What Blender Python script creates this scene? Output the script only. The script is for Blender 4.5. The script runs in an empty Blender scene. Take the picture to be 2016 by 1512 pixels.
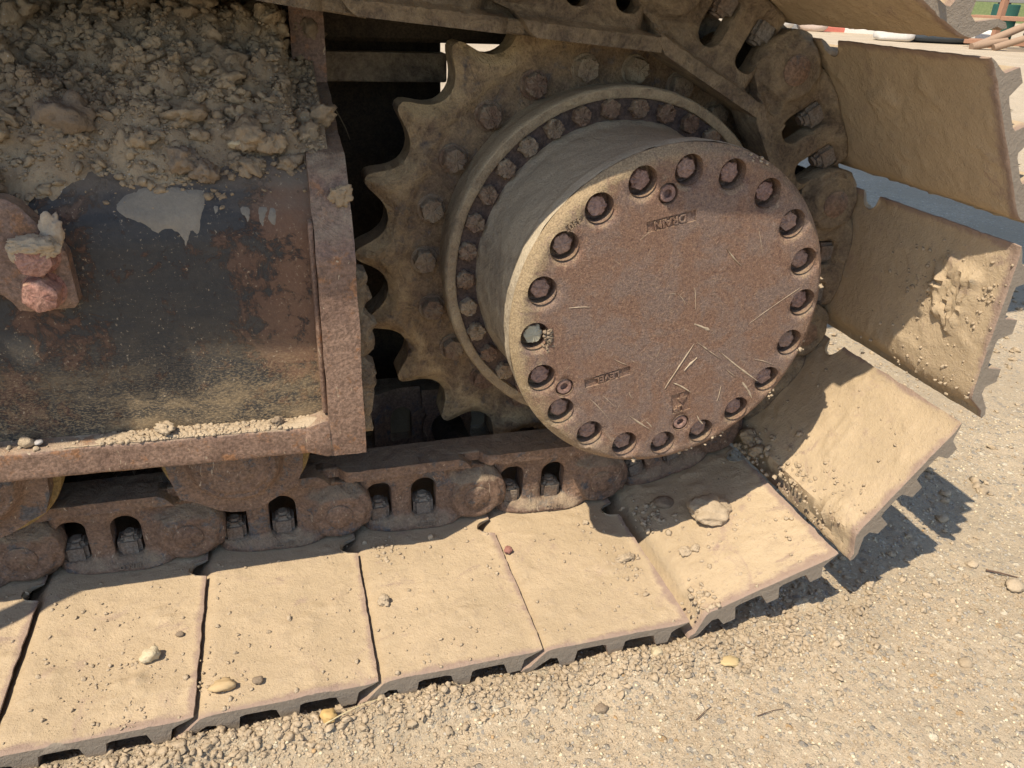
import bpy, bmesh, math, random
import numpy as np
from mathutils import Vector, Matrix, Euler
from mathutils.geometry import delaunay_2d_cdt
random.seed(7); RNG = np.random.default_rng(7)
SC = bpy.context.scene
COL = SC.collection

# ------------------------------------------------------------------ camera
def rodr(r):
    th = np.linalg.norm(r); k = r / th
    K = np.array([[0, -k[2], k[1]], [k[2], 0, -k[0]], [-k[1], k[0], 0]])
    return np.eye(3) + math.sin(th) * K + (1 - math.cos(th)) * K @ K
CAM = np.array([-0.46656, -0.81190, 0.77742])
RW = rodr(np.array([0.478974, -0.286007, -0.0282127])) @ np.array([[1, 0, 0], [0, 0, -1], [0, 1, 0]], float)
cd = bpy.data.cameras.new('camera'); cam = bpy.data.objects.new('camera', cd); COL.objects.link(cam)
cam.matrix_world = Matrix([[RW[0][i], -RW[1][i], -RW[2][i], CAM[i]] for i in range(3)] + [[0, 0, 0, 1]])
cd.sensor_width = 36; cd.lens = 1518.58 / 2016 * 36; cd.clip_start = 0.02; cd.clip_end = 2000
SC.camera = cam
# ------------------------------------------------------------------ light
SUN = Vector((0.53, 0.32, -1.0)).normalized()          # the way the light travels
world = bpy.data.worlds.new('World'); SC.world = world; world.use_nodes = True
nt = world.node_tree; bg = nt.nodes['Background']
sky = nt.nodes.new('ShaderNodeTexSky'); sky.sky_type = 'NISHITA'; sky.sun_disc = False
sky.sun_elevation = math.asin(-SUN.z); sky.sun_rotation = math.atan2(-SUN.x, -SUN.y)
sky.dust_density = 0.6; sky.air_density = 1.0; sky.altitude = 50
nt.links.new(sky.outputs[0], bg.inputs[0]); bg.inputs[1].default_value = 0.15
sd = bpy.data.lights.new('sun', 'SUN'); sd.energy = 4.6; sd.angle = math.radians(0.5); sd.color = (1.0, 0.90, 0.74)
sun = bpy.data.objects.new('sun', sd); COL.objects.link(sun); sun.location = (-3, -3, 6)
sun.rotation_euler = SUN.to_track_quat('-Z', 'Y').to_euler()
SC.view_settings.view_transform = 'Standard'; SC.view_settings.look = 'None'
SC.view_settings.exposure = 0.50; SC.view_settings.gamma = 1; SC.view_settings.use_curve_mapping = False
SC.cycles.max_bounces = 6; SC.cycles.diffuse_bounces = 4; SC.cycles.use_denoising = True

# ------------------------------------------------------------------ materials
class N:
    """tiny shader graph helper"""
    def __init__(s, name):
        s.m = bpy.data.materials.new(name); s.m.use_nodes = True; s.t = s.m.node_tree
        s.b = s.t.nodes['Principled BSDF']; s.pos = s.t.nodes.new('ShaderNodeNewGeometry').outputs
        s.b.inputs['Specular IOR Level'].default_value = 0.3
    def new(s, k): return s.t.nodes.new(k)
    def put(s, sock, v):
        if hasattr(v, 'is_output') or isinstance(v, bpy.types.NodeSocket): s.t.links.new(v, sock)
        else: sock.default_value = v
    def vec(s, scale, off=(0, 0, 0), src=None):
        n = s.new('ShaderNodeMapping'); s.put(n.inputs[0], src or s.pos['Position']); n.inputs['Scale'].default_value = scale; n.inputs['Location'].default_value = off
        return n.outputs[0]
    def noise(s, sc, det=4, rough=.6, dist=0, vec=None, off=None):
        n = s.new('ShaderNodeTexNoise'); n.inputs['Scale'].default_value = sc; n.inputs['Detail'].default_value = det
        n.inputs['Roughness'].default_value = rough; n.inputs['Distortion'].default_value = dist
        s.put(n.inputs['Vector'], vec or (s.vec((1, 1, 1), off) if off else s.pos['Position'])); return n.outputs[0]
    def vor(s, sc, feat='F1', out='Distance', rnd=1.0, vec=None):
        n = s.new('ShaderNodeTexVoronoi'); n.feature = feat; n.inputs['Scale'].default_value = sc; n.inputs['Randomness'].default_value = rnd
        s.put(n.inputs['Vector'], vec or s.pos['Position']); return n.outputs[out]
    def ramp(s, v, a, b, lo=0.0, hi=1.0):
        n = s.new('ShaderNodeMapRange'); n.interpolation_type = 'SMOOTHSTEP'; s.put(n.inputs[0], v)
        for i, x in zip((1, 2, 3, 4), (a, b, lo, hi)): n.inputs[i].default_value = x
        return n.outputs[0]
    def math(s, op, a, b=0.0, clamp=False):
        n = s.new('ShaderNodeMath'); n.operation = op; n.use_clamp = clamp; s.put(n.inputs[0], a); s.put(n.inputs[1], b); return n.outputs[0]
    def mix(s, f, a, b):
        n = s.new('ShaderNodeMix'); n.data_type = 'RGBA'; s.put(n.inputs[0], f)
        for i, x in ((6, a), (7, b)): s.put(n.inputs[i], x if isinstance(x, bpy.types.NodeSocket) else (*x, 1))
        return n.outputs[2]
    def mul(s, c, f):                                  # colour times a grey value
        n = s.new('ShaderNodeMix'); n.data_type = 'RGBA'; n.blend_type = 'MULTIPLY'; n.inputs[0].default_value = 1; s.put(n.inputs[6], c); s.put(n.inputs[7], f); return n.outputs[2]
    def sep(s, sock):
        n = s.new('ShaderNodeSeparateXYZ'); s.put(n.inputs[0], sock); return n.outputs
    def up(s): return s.sep(s.pos['Normal'])[2]
    def bump(s, hs, prev=None):
        for h, dist, strength in hs:
            n = s.new('ShaderNodeBump'); s.put(n.inputs['Height'], h); n.inputs['Distance'].default_value = dist; n.inputs['Strength'].default_value = strength
            if prev is not None: s.t.links.new(prev, n.inputs['Normal'])
            prev = n.outputs[0]
        s.t.links.new(prev, s.b.inputs['Normal']); return prev
    def done(s, col, rough=.85, metal=0.0):
        s.put(s.b.inputs['Base Color'], col if isinstance(col, bpy.types.NodeSocket) else (*col, 1)); s.put(s.b.inputs['Roughness'], rough); s.put(s.b.inputs['Metallic'], metal); return s.m

def steel(name, c1, c2, dust, dust_up=1.0, dust_all=0.0, thr=.5, spots=None, rough=.75, bump=1.0, off=(0, 0, 0), pale=None, ring=None, vary=0.0):
    """rusty cast steel with caked dust: more of it on faces that look up"""
    s = N(name)
    n1 = s.noise(9, 6, .65, .4, off=off); n2 = s.noise(60, 5, .7, off=off); n3 = s.noise(260, 3, .7); n4 = s.noise(22, 6, .7, .8, off=(off[0] + 3, 1, 2))
    c = s.mix(s.ramp(s.math('ADD', s.math('MULTIPLY', n1, .6), s.math('MULTIPLY', n2, .4)), .38, .62), c1, c2)
    if spots: c = s.mix(s.ramp(s.noise(35, 8, .75, .3, off=(5, 5, 5)), .53, .62), c, spots)
    c = s.mul(c, s.mix(s.ramp(n3, .3, .7), (.62,) * 3, (1.3,) * 3))
    d = s.math('ADD', s.math('MULTIPLY', s.ramp(s.up(), .1, .8), dust_up), dust_all)
    d = s.math('ADD', d, s.math('MULTIPLY', s.math('SUBTRACT', s.math('ADD', s.math('MULTIPLY', n4, .7), s.math('MULTIPLY', n2, .3)), thr), 3.2), True)
    if vary: d = s.math('ADD', d, s.math('MULTIPLY', s.math('SUBTRACT', s.new('ShaderNodeObjectInfo').outputs['Random'], .5), vary), True)
    if ring:                                            # older caked dirt keeps to the toothed outer ring
        p = s.sep(s.pos['Position']); r2 = s.math('SQRT', s.math('ADD', s.math('POWER', p[0], 2), s.math('POWER', s.math('SUBTRACT', p[2], .41), 2)))
        k = s.ramp(s.math('ADD', r2, s.math('MULTIPLY', s.math('SUBTRACT', n4, .5), .05)), .288, .312); d = s.math('MULTIPLY', d, s.math('ADD', s.math('MULTIPLY', k, .9), .35), True)
        dust2 = s.mix(s.ramp(s.noise(17, 5, .7), .45, .6), dust, ring)
    dn = s.mix(s.noise(14, 5, .6), tuple(x * .82 for x in dust), tuple(x * 1.12 for x in dust))
    c = s.mix(d, c, s.mul(dust2 if ring else dn, s.mix(s.ramp(s.noise(420, 4, .8), .3, .7), (.78,) * 3, (1.18,) * 3)))
    c = s.mix(s.ramp(s.noise(95, 5, .75, .3), .63, .70, 0, .55), c, tuple(x * .45 for x in c1))
    if pale: c = s.mix(s.ramp(s.noise(70, 3, .6, 2.5, vec=s.vec((1, 1, .35), (4, 0, 9))), .66, .70), c, pale)
    s.bump([(n4, .006 * bump, .55), (n2, .0022 * bump, .7), (n3, .0009 * bump, .7), (d, .0016, .6)])
    return s.done(c, s.mix(d, (rough,) * 3, (.95,) * 3))

TAN = (.43, .305, .165); GREYM = (.20, .165, .12)
M_link = steel('link_rust_steel', (.135, .085, .06), (.215, .135, .09), (.31, .235, .155), .75, .04, .555, spots=(.09, .085, .085), rough=.55, pale=(.36, .28, .2), bump=1.4)
M_linkd = steel('link_dusty_steel', (.095, .07, .048), (.16, .115, .078), (.34, .26, .16), .5, .22, .49, bump=1.8)
M_spro = steel('sprocket_steel', (.14, .09, .06), (.25, .17, .10), (.50, .36, .20), .5, .34, .49, bump=2.2, spots=(.10, .085, .08), ring=(.43, .30, .155))
M_bolt = steel('bolt_steel', (.15, .088, .058), (.21, .13, .088), (.38, .30, .20), .5, .38, .5, rough=.6, bump=2.2, vary=.9)
M_drum = steel('drum_paint', (.16, .12, .085), (.22, .17, .12), (.43, .355, .25), 1.0, .52, .44, bump=1.5)
M_flange = steel('flange_steel', (.14, .095, .065), (.20, .14, .09), (.42, .33, .21), .9, .5, .46, bump=1.6)
M_face = steel('flange_recess_steel', (.07, .05, .045), (.12, .08, .06), (.26, .2, .14), .8, .0, .56, bump=1.6)
M_nut = steel('nut_steel', (.17, .115, .08), (.16, .14, .12), (.33, .26, .18), .8, .1, .56, rough=.5)
M_frame = steel('frame_rust', (.155, .095, .068), (.235, .15, .105), (.38, .29, .195), .85, -.05, .60, spots=(.26, .13, .065), rough=.5, pale=(.42, .33, .22))
M_wheel = steel('roller_paint', (.26, .17, .06), (.30, .2, .08), (.33, .23, .12), .5, .2, .5)
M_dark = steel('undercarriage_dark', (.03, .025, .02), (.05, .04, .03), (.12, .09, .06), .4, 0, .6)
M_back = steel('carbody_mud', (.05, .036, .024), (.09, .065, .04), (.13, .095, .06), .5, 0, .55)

def m_cover():
    s = N('cover_rust')
    n1 = s.noise(16, 6, .7, .5); n2 = s.noise(210, 5, .85); n3 = s.noise(520, 2, .7); n4 = s.noise(38, 7, .75, 1.0)
    c = s.mix(s.ramp(n1, .42, .58), (.205, .118, .078), (.20, .138, .108))
    c = s.mix(s.ramp(n2, .48, .68, 0, .85), c, (.32, .205, .13))
    c = s.mix(s.ramp(n2, .50, .30, 0, .85), c, (.085, .048, .042))
    c = s.mix(s.ramp(n4, .55, .72, 0, .6), c, (.27, .20, .16))
    # fine scratches in two directions
    for a, o, t in ((.7, 0, .712), (-.5, 4, .715), (1.3, 7, .72)):
        r = s.new('ShaderNodeVectorRotate'); r.rotation_type = 'Y_AXIS'; s.put(r.inputs['Vector'], s.pos['Position']); r.inputs['Angle'].default_value = a
        c = s.mix(s.ramp(s.noise(1, 2, .5, .2, vec=s.vec((22, 20, 420), (o, 0, o), r.outputs[0])), t, t + .02, 0, .6), c, (.42, .31, .20))
    # rim dust, by distance from the axle
    p = s.sep(s.pos['Position']); r2 = s.math('SQRT', s.math('ADD', s.math('POWER', p[0], 2), s.math('POWER', s.math('SUBTRACT', p[2], .41), 2)))
    left = s.ramp(s.math('ADD', p[0], s.math('MULTIPLY', p[2], -.25)), -.05, -.30)
    rim = s.math('MULTIPLY', s.ramp(s.math('ADD', r2, s.math('MULTIPLY', s.math('SUBTRACT', n4, .5), .10)), .182, .212), s.math('ADD', s.math('MULTIPLY', left, .9), .12), True)
    c = s.mix(rim, c, (.34, .25, .145))
    d = s.math('ADD', s.ramp(s.up(), .05, .5), s.math('MULTIPLY', s.math('SUBTRACT', n4, .66), 4), True)
    c = s.mix(s.math('MULTIPLY', d, .8), c, (.33, .235, .14))
    c = s.mul(c, s.mix(s.ramp(n3, .35, .65), (.72,) * 3, (1.2,) * 3))
    s.bump([(n1, .003, .3), (n4, .0018, .6), (n2, .0018, 1.0), (n3, .0008, .9)])
    return s.done(c, s.mix(n2, (.6,) * 3, (.9,) * 3))
M_cover = m_cover()

def m_pad():
    s = N('shoe_steel_dust')
    n1 = s.noise(7, 5, .65, .3); n2 = s.noise(34, 7, .72, .5); n3 = s.noise(150, 5, .75); n4 = s.noise(500, 2, .7)
    c = s.mix(s.ramp(n1, .35, .68), (.405, .305, .19), (.47, .355, .225))
    c = s.mix(s.ramp(n2, .50, .70, 0, .6), c, (.36, .27, .175))
    c = s.mix(s.ramp(n3, .55, .75, 0, .5), c, (.52, .41, .29)); c = s.mix(s.ramp(s.noise(75, 6, .8, .4), .52, .68, 0, .4), c, (.31, .235, .165)); c = s.mix(s.ramp(s.noise(12, 7, .75, .8), .57, .68, 0, .45), c, (.30, .205, .165))
    bare = s.ramp(s.math('ADD', s.math('MULTIPLY', n1, .35), s.math('MULTIPLY', s.noise(26, 8, .8, .6, vec=s.vec((.45, 1, 1), (3, 2, 1))), .65)), .565, .63, 0, .6)
    # the rims of every shoe are rubbed bare: edge attribute painted at build time, 1 on the rim
    at = s.new('ShaderNodeAttribute'); at.attribute_name = 'rim'
    bare = s.math('MAXIMUM', bare, s.ramp(s.math('ADD', s.math('ADD', s.math('MULTIPLY', at.outputs['Fac'], .42), s.math('MULTIPLY', n2, .35)), s.math('MULTIPLY', n1, .45)), .66, .80, 0, .75))
    c = s.mix(bare, c, s.mix(n3, (.20, .125, .105), (.30, .215, .175)))
    side = s.math('ABSOLUTE', s.sep(s.pos['Normal'])[1]); c = s.mix(s.ramp(side, .6, .9, 0, .85), c, s.mix(n2, (.19, .16, .125), (.29, .245, .185)))
    s.bump([(n1, .006, .4), (n2, .0045, .6), (n3, .0024, .8), (n4, .0009, .8)])
    return s.done(c, .93)
M_pad = m_pad()

def m_mud(name, a, b, chip=None, bump=1.0):
    s = N(name)
    n1 = s.noise(10, 5, .6); n2 = s.noise(55, 6, .7); n3 = s.noise(240, 4, .75)
    c = s.mix(s.ramp(s.math('ADD', s.math('MULTIPLY', n1, .6), s.math('MULTIPLY', n2, .4)), .36, .64), a, b)
    c = s.mul(c, s.mix(n3, (.72,) * 3, (1.25,) * 3))
    if chip: c = s.mix(s.ramp(s.vor(190), .16, .10, 0, 1), c, s.mix(s.ramp(n2, .5, .6), c, chip))
    s.bump([(n2, .006 * bump, .6), (n3, .002 * bump, .9)])
    return s.done(c, .96)
M_mud = m_mud('mud_grey', (.275, .20, .125), (.40, .30, .185), (.48, .45, .40))
M_mudtan = m_mud('mud_tan', (.38, .29, .19), (.46, .36, .245))
M_smear = m_mud('mud_smear', (.20, .175, .14), (.255, .22, .17), bump=.5)
M_smearp = m_mud('mud_smear_pale', (.30, .22, .15), (.50, .40, .28), bump=.6)
M_clodbr = m_mud('clod_brown', (.21, .155, .105), (.28, .21, .14))
M_stone = m_mud('stone_pale', (.46, .37, .23), (.58, .48, .32), bump=.7)
M_stoner = m_mud('stone_red', (.26, .12, .09), (.32, .15, .12), bump=.6)

def m_plate():
    s = N('side_plate_paint')
    n1 = s.noise(7, 7, .75, .8); n2 = s.noise(42, 8, .8, .5); n3 = s.noise(240, 3, .75); p = s.sep(s.pos['Position'])
    c = s.mix(s.noise(120, 4, .7), (.020, .021, .022), (.052, .049, .046))
    edge = s.math('ADD', s.ramp(p[0], -.56, -.44, 0, .13), s.ramp(p[0], -.60, -.73, 0, .06))
    rust = s.ramp(s.math('ADD', s.math('ADD', s.math('MULTIPLY', n1, .55), s.math('MULTIPLY', n2, .45)), edge), .55, .61)
    c = s.mix(s.math('MULTIPLY', rust, .9), c, s.mix(s.ramp(p[0], -.52, -.45), s.mix(n3, (.075, .042, .03), (.15, .082, .052)), s.mix(n3, (.12, .066, .042), (.22, .12, .07))))
    low = s.ramp(p[2], .42, .26); dust = s.math('MULTIPLY', s.ramp(s.noise(26, 7, .75, .4, s.vec((.35, 1, 1))), .42, .66), s.math('ADD', s.math('MULTIPLY', low, .62), .05)); c = s.mix(s.math('MULTIPLY', s.ramp(s.noise(560, 4, .8, 0, s.vec((.45, 1, 1))), .47, .60), s.math('MULTIPLY', low, .7)), c, (.40, .29, .16)); c = s.mix(dust, c, (.33, .235, .13))  # dust speckle, thickened low down to paint in the sunlit band
    hi = s.math('ADD', s.ramp(s.up(), .3, .8), s.math('MULTIPLY', s.math('SUBTRACT', n1, .6), 2), True); c = s.mix(hi, c, (.17, .135, .10))
    fl = s.ramp(n3, .62, .68, 0, .8); c = s.mix(s.math('MULTIPLY', fl, s.ramp(n2, .35, .6)), c, (.42, .33, .22))
    for a, o in ((.3, 0), (-.9, 5), (1.2, 9)):
        r = s.new('ShaderNodeVectorRotate'); r.rotation_type = 'Y_AXIS'; s.put(r.inputs['Vector'], s.pos['Position']); r.inputs['Angle'].default_value = a
        c = s.mix(s.ramp(s.noise(1, 3, .6, .3, vec=s.vec((30, 20, 420), (o, 0, o), r.outputs[0])), .71, .745, 0, .4), c, (.24, .165, .11))
    s.bump([(n2, .002, .5), (rust, .001, .6), (n3, .0008, .8)])
    return s.done(c, s.mix(rust, (.55,) * 3, (.8,) * 3))
M_plate = m_plate()

def m_ground():
    s = N('dirt_gravel')
    n1 = s.noise(1.6, 5, .6, .3); n2 = s.noise(22, 6, .7); n3 = s.noise(130, 5, .75); p = s.sep(s.pos['Position'])
    c = s.mix(s.ramp(n1, .4, .62), (.42, .33, .22), (.495, .39, .265))
    c = s.mix(s.ramp(n2, .45, .68, 0, .55), c, (.35, .28, .195))
    # embedded gravel in three sizes, each stone its own colour
    peb = 0
    for sc, amt in ((70, .50), (130, .42), (240, .42)):
        w = s.noise(sc * .8, 2, .5); v = s.new('ShaderNodeVectorMath'); v.operation = 'ADD'; s.put(v.inputs[0], s.pos['Position']); vm = s.new('ShaderNodeVectorMath'); vm.operation = 'SCALE'; s.put(vm.inputs[0], s.t.nodes[-3].outputs[1] if False else s.noise(sc * .8, 2, .5)); vm.inputs['Scale'].default_value = .004; s.put(v.inputs[1], vm.outputs[0])
        dist = s.vor(sc, vec=v.outputs[0]); col = s.sep(s.vor(sc, out='Color', vec=v.outputs[0]))
        on = s.math('MULTIPLY', s.math('GREATER_THAN', col[0], 1 - amt * .75), s.ramp(dist, .46, .34))
        on = s.math('MULTIPLY', on, s.ramp(s.math('ADD', n1, s.math('MULTIPLY', n2, .4)), .60, .72, .35, 1))
        pc = s.mix(s.ramp(col[1], .2, .45), (.28, .25, .21), (.46, .38, .26)); pc = s.mix(s.ramp(col[1], .74, .80), pc, (.66, .57, .42)); pc = s.mix(s.ramp(col[2], .965, .97), pc, (.42, .27, .13))
        c = s.mix(s.math('MULTIPLY', on, .85), c, pc); peb = s.math('ADD', peb, s.math('MULTIPLY', on, .35 * 70 / sc)) if peb else s.math('MULTIPLY', on, .35)
    c = s.mul(c, s.mix(n3, (.82,) * 3, (1.15,) * 3))
    n5 = s.noise(420, 3, .8); c = s.mul(c, s.mix(s.ramp(n5, .3, .7), (.84,) * 3, (1.12,) * 3)); s.bump([(n2, .010, .6), (n3, .004, .9), (n5, .0014, .9), (peb, .006, .8)])
    return s.done(c, .95)
M_ground = m_ground()
M_gravel_stone = None
def plain(name, c, rough=.8, k=.25, sc=30):
    s = N(name); n = s.noise(sc, 4, .7); return s.done(s.mix(n, tuple(x * (1 - k) for x in c), tuple(x * (1 + k) for x in c)), rough)

# ------------------------------------------------------------------ mesh helpers
def vnoise(P, seed=0):
    """value noise on (n,3) points, -1..1"""
    P = np.asarray(P, float) + 1000.3; i = np.floor(P).astype(np.int64); f = P - i; f = f * f * (3 - 2 * f); out = 0
    for dx in (0, 1):
        for dy in (0, 1):
            for dz in (0, 1):
                h = (i[:, 0] + dx) * 374761393 + (i[:, 1] + dy) * 668265263 + (i[:, 2] + dz) * 2147483647 + seed * 144665
                h = (h ^ (h >> 13)) * 1274126177 & 0xffffffff; h = (h ^ (h >> 16)) & 0xffff
                w = (f[:, 0] if dx else 1 - f[:, 0]) * (f[:, 1] if dy else 1 - f[:, 1]) * (f[:, 2] if dz else 1 - f[:, 2])
                out = out + w * (h / 32767.5 - 1)
    return out
def fbm(P, f, o=4, g=.5, seed=0):
    P = np.asarray(P, float); r = 0; a = 1.0
    for k in range(o): r = r + a * vnoise(P * f, seed + k * 17); f *= 2.03; a *= g
    return r
def mesh_np(name, V, F, smooth=False):
    me = bpy.data.meshes.new(name); V = np.asarray(V, np.float32)
    if isinstance(F, np.ndarray): nf, k = F.shape; tot = np.full(nf, k, np.int32); idx = F.ravel().astype(np.int32)
    else: nf = len(F); tot = np.array([len(f) for f in F], np.int32); idx = np.fromiter((i for f in F for i in f), np.int32)
    me.vertices.add(len(V)); me.vertices.foreach_set('co', V.ravel())
    me.loops.add(len(idx)); me.loops.foreach_set('vertex_index', idx)
    me.polygons.add(nf); st = np.zeros(nf, np.int32); st[1:] = np.cumsum(tot)[:-1]
    me.polygons.foreach_set('loop_start', st); me.polygons.foreach_set('loop_total', tot)
    if smooth: me.polygons.foreach_set('use_smooth', np.ones(nf, bool))
    me.update(calc_edges=True); me.validate(); return me
def obj(name, me, mat=None, parent=None, M=None):
    o = bpy.data.objects.new(name, me); COL.objects.link(o)
    if mat and me and not me.materials: me.materials.append(mat)
    if parent: o.parent = parent
    if M is not None: o.matrix_local = M
    return o
def thing(name, label, cat, group=None, me=None, mat=None, M=None, loc=None):
    o = obj(name, me, mat, None, M); o['label'] = label; o['category'] = cat
    if me is None: o.empty_display_size = .02
    if group: o['group'] = group
    if loc is not None: o.location = loc
    return o
def bm_mesh(name, bm, smooth_deg=None):
    me = bpy.data.meshes.new(name); bm.normal_update(); bm.to_mesh(me); bm.free()
    if smooth_deg is not None: me.shade_smooth(); me.set_sharp_from_angle(angle=math.radians(smooth_deg))
    return me
def box(x0, x1, y0, y1, z0, z1, bev=.003, seg=2, rough=0):
    bm = bmesh.new(); bmesh.ops.create_cube(bm, size=1)
    for v in bm.verts: v.co = Vector(((x0 + x1) / 2 + v.co.x * (x1 - x0), (y0 + y1) / 2 + v.co.y * (y1 - y0), (z0 + z1) / 2 + v.co.z * (z1 - z0)))
    if bev: bmesh.ops.bevel(bm, geom=bm.edges[:], offset=bev, segments=seg, affect='EDGES', profile=.6)
    return bm
def lathe(prof, n=96, smooth=40, cx=0, cz=0, name='lathe'):
    """profile (radius, y) turned about the y axis"""
    V = []; F = []; k = len(prof)
    for i in range(n):
        a = 2 * math.pi * i / n
        for r, y in prof: V.append((cx + r * math.cos(a), y, cz + r * math.sin(a)))
    for i in range(n):
        j = (i + 1) % n
        for m in range(k - 1): F.append((i * k + m, i * k + m + 1, j * k + m + 1, j * k + m))
    me = mesh_np(name, V, np.array(F), True); bm = bmesh.new(); bm.from_mesh(me); bmesh.ops.remove_doubles(bm, verts=bm.verts, dist=1e-6); bmesh.ops.recalc_face_normals(bm, faces=bm.faces)
    bm.to_mesh(me); bm.free(); me.shade_smooth(); me.set_sharp_from_angle(angle=math.radians(smooth)); return me
def inpoly(P, poly):
    x, y = P[:, 0], P[:, 1]; r = np.zeros(len(P), bool); q = np.asarray(poly)
    for a, b in zip(q, np.roll(q, -1, 0)):
        c = ((a[1] > y) != (b[1] > y)) & (x < (b[0] - a[0]) * (y - a[1]) / (b[1] - a[1] + 1e-15) + a[0]); r ^= c
    return r
def polydist(P, poly):
    q = np.asarray(poly, float); d = np.full(len(P), 1e9)
    for a, b in zip(q, np.roll(q, -1, 0)):
        e = b - a; t = np.clip(((P - a) @ e) / (e @ e + 1e-15), 0, 1); d = np.minimum(d, np.hypot(*(P - a - t[:, None] * e).T))
    return d
def resample(poly, h):
    out = []; q = np.asarray(poly, float)
    for a, b in zip(q, np.roll(q, -1, 0)):
        n = max(1, int(math.ceil(np.hypot(*(b - a)) / h)))
        for i in range(n): out.append(a + (b - a) * i / n)
    return np.array(out)
def relief(name, outline, holes, front, back, h=.005, jit=.25, smooth=50, backcap=True):
    """a plate with holes standing in the (u, w) plane; front(P) and back give its y, so cast shapes can swell. returns a mesh in (u, y, w)"""
    o = resample(outline, h); hs = [resample(x, h) for x in holes]
    lo, hi = o.min(0), o.max(0); gx, gy = np.meshgrid(np.arange(lo[0], hi[0], h), np.arange(lo[1], hi[1], h)); G = np.stack([gx.ravel(), gy.ravel()], 1) + RNG.uniform(-jit * h, jit * h, (gx.size, 2))
    ok = inpoly(G, o) & (polydist(G, o) > h * .5)
    for x in hs: ok &= ~inpoly(G, x) & (polydist(G, x) > h * .5)
    G = G[ok]; pts = np.vstack([o] + hs + [G]); edges = []; st = 0
    for x in [o] + hs:
        n = len(x); edges += [(st + i, st + (i + 1) % n) for i in range(n)]; st += n
    v, e, f, ov, oe, of = delaunay_2d_cdt([Vector(p) for p in pts.tolist()], edges, [], 0, 1e-7)
    v = np.array([(a.x, a.y) for a in v]); f = np.array([x for x in f if len(x) == 3]); c = v[f].mean(1); ok = inpoly(c, o)
    for x in hs: ok &= ~inpoly(c, x)
    f = f[ok]; yf = front(v) if callable(front) else np.full(len(v), front); yb = back(v) if callable(back) else np.full(len(v), back); n = len(v)
    V = np.vstack([np.stack([v[:, 0], yf, v[:, 1]], 1), np.stack([v[:, 0], yb, v[:, 1]], 1)])
    a = v[f]; cr = (a[:, 1, 0] - a[:, 0, 0]) * (a[:, 2, 1] - a[:, 0, 1]) - (a[:, 1, 1] - a[:, 0, 1]) * (a[:, 2, 0] - a[:, 0, 0]); f[cr < 0] = f[cr < 0][:, ::-1]
    F = [tuple(t) for t in f]; cnt = {}
    for t in f:
        for i in range(3): cnt[(t[i], t[(i + 1) % 3])] = 1
    for (p, q) in list(cnt):
        if (q, p) not in cnt: F.append((q, p, p + n, q + n))
    if backcap: F += [tuple(t[::-1] + n) for t in f]
    me = mesh_np(name, V, F, True); me.set_sharp_from_angle(angle=math.radians(smooth)); return me
def arc(cx, cy, r, a0, a1, n): return [(cx + r * math.cos(math.radians(a0 + (a1 - a0) * i / n)), cy + r * math.sin(math.radians(a0 + (a1 - a0) * i / n))) for i in range(n + 1)]
def rrect(x0, x1, y0, y1, r, n=4, rt=None):
    rt = rt or r
    return arc(x1 - r, y0 + r, r, -90, 0, n) + arc(x1 - rt, y1 - rt, rt, 0, 90, n + 2) + arc(x0 + rt, y1 - rt, rt, 90, 180, n + 2) + arc(x0 + r, y0 + r, r, 180, 270, n)
def ico(sub):
    bm = bmesh.new(); bmesh.ops.create_icosphere(bm, subdivisions=sub, radius=1); bm.verts.ensure_lookup_table()
    V = np.array([v.co[:] for v in bm.verts]); F = np.array([[v.index for v in f.verts] for f in bm.faces]); bm.free(); return V, F
ICO = {k: ico(k) for k in (1, 2, 3, 4)}
def clod_shape(sub, seed, rough=.35, f=1.3, flat=(1, 1, 1), oct=4):
    V, F = ICO[sub]; d = 1 + rough * fbm(V + seed * 3.7, f, oct, .68, seed); return V * d[:, None] * np.array(flat), F
def rot_rand(n):
    q = RNG.normal(size=(n, 4)); q /= np.linalg.norm(q, axis=1)[:, None]; w, x, y, z = q.T
    return np.stack([np.stack([1 - 2 * (y * y + z * z), 2 * (x * y - z * w), 2 * (x * z + y * w)], 1), np.stack([2 * (x * y + z * w), 1 - 2 * (x * x + z * z), 2 * (y * z - x * w)], 1), np.stack([2 * (x * z - y * w), 2 * (y * z + x * w), 1 - 2 * (x * x + y * y)], 1)], 1)
def scatter(name, P, S, sub=1, rough=.35, kinds=7, smooth=False, squash=.75, f=1.9):
    """many small clods joined in one mesh at points P with radii S"""
    P = np.asarray(P); S = np.asarray(S); shp = [clod_shape(sub, 11 + k, rough, f, (1, RNG.uniform(.65, 1), RNG.uniform(.5, .9))) for k in range(kinds)]; R = rot_rand(len(P)); which = RNG.integers(0, kinds, len(P)); VV = []; FF = []; st = 0
    for k in range(kinds):
        i = np.where(which == k)[0]
        if not len(i): continue
        V, F = shp[k]; X = np.einsum('nij,vj->nvi', R[i], V) * S[i][:, None, None]; X[:, :, 2] *= squash; X += P[i][:, None, :]
        VV.append(X.reshape(-1, 3)); FF.append((F[None] + (np.arange(len(i)) * len(V))[:, None, None]).reshape(-1, 3) + st); st += len(i) * len(V)
    return mesh_np(name, np.vstack(VV), np.vstack(FF), smooth)
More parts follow.
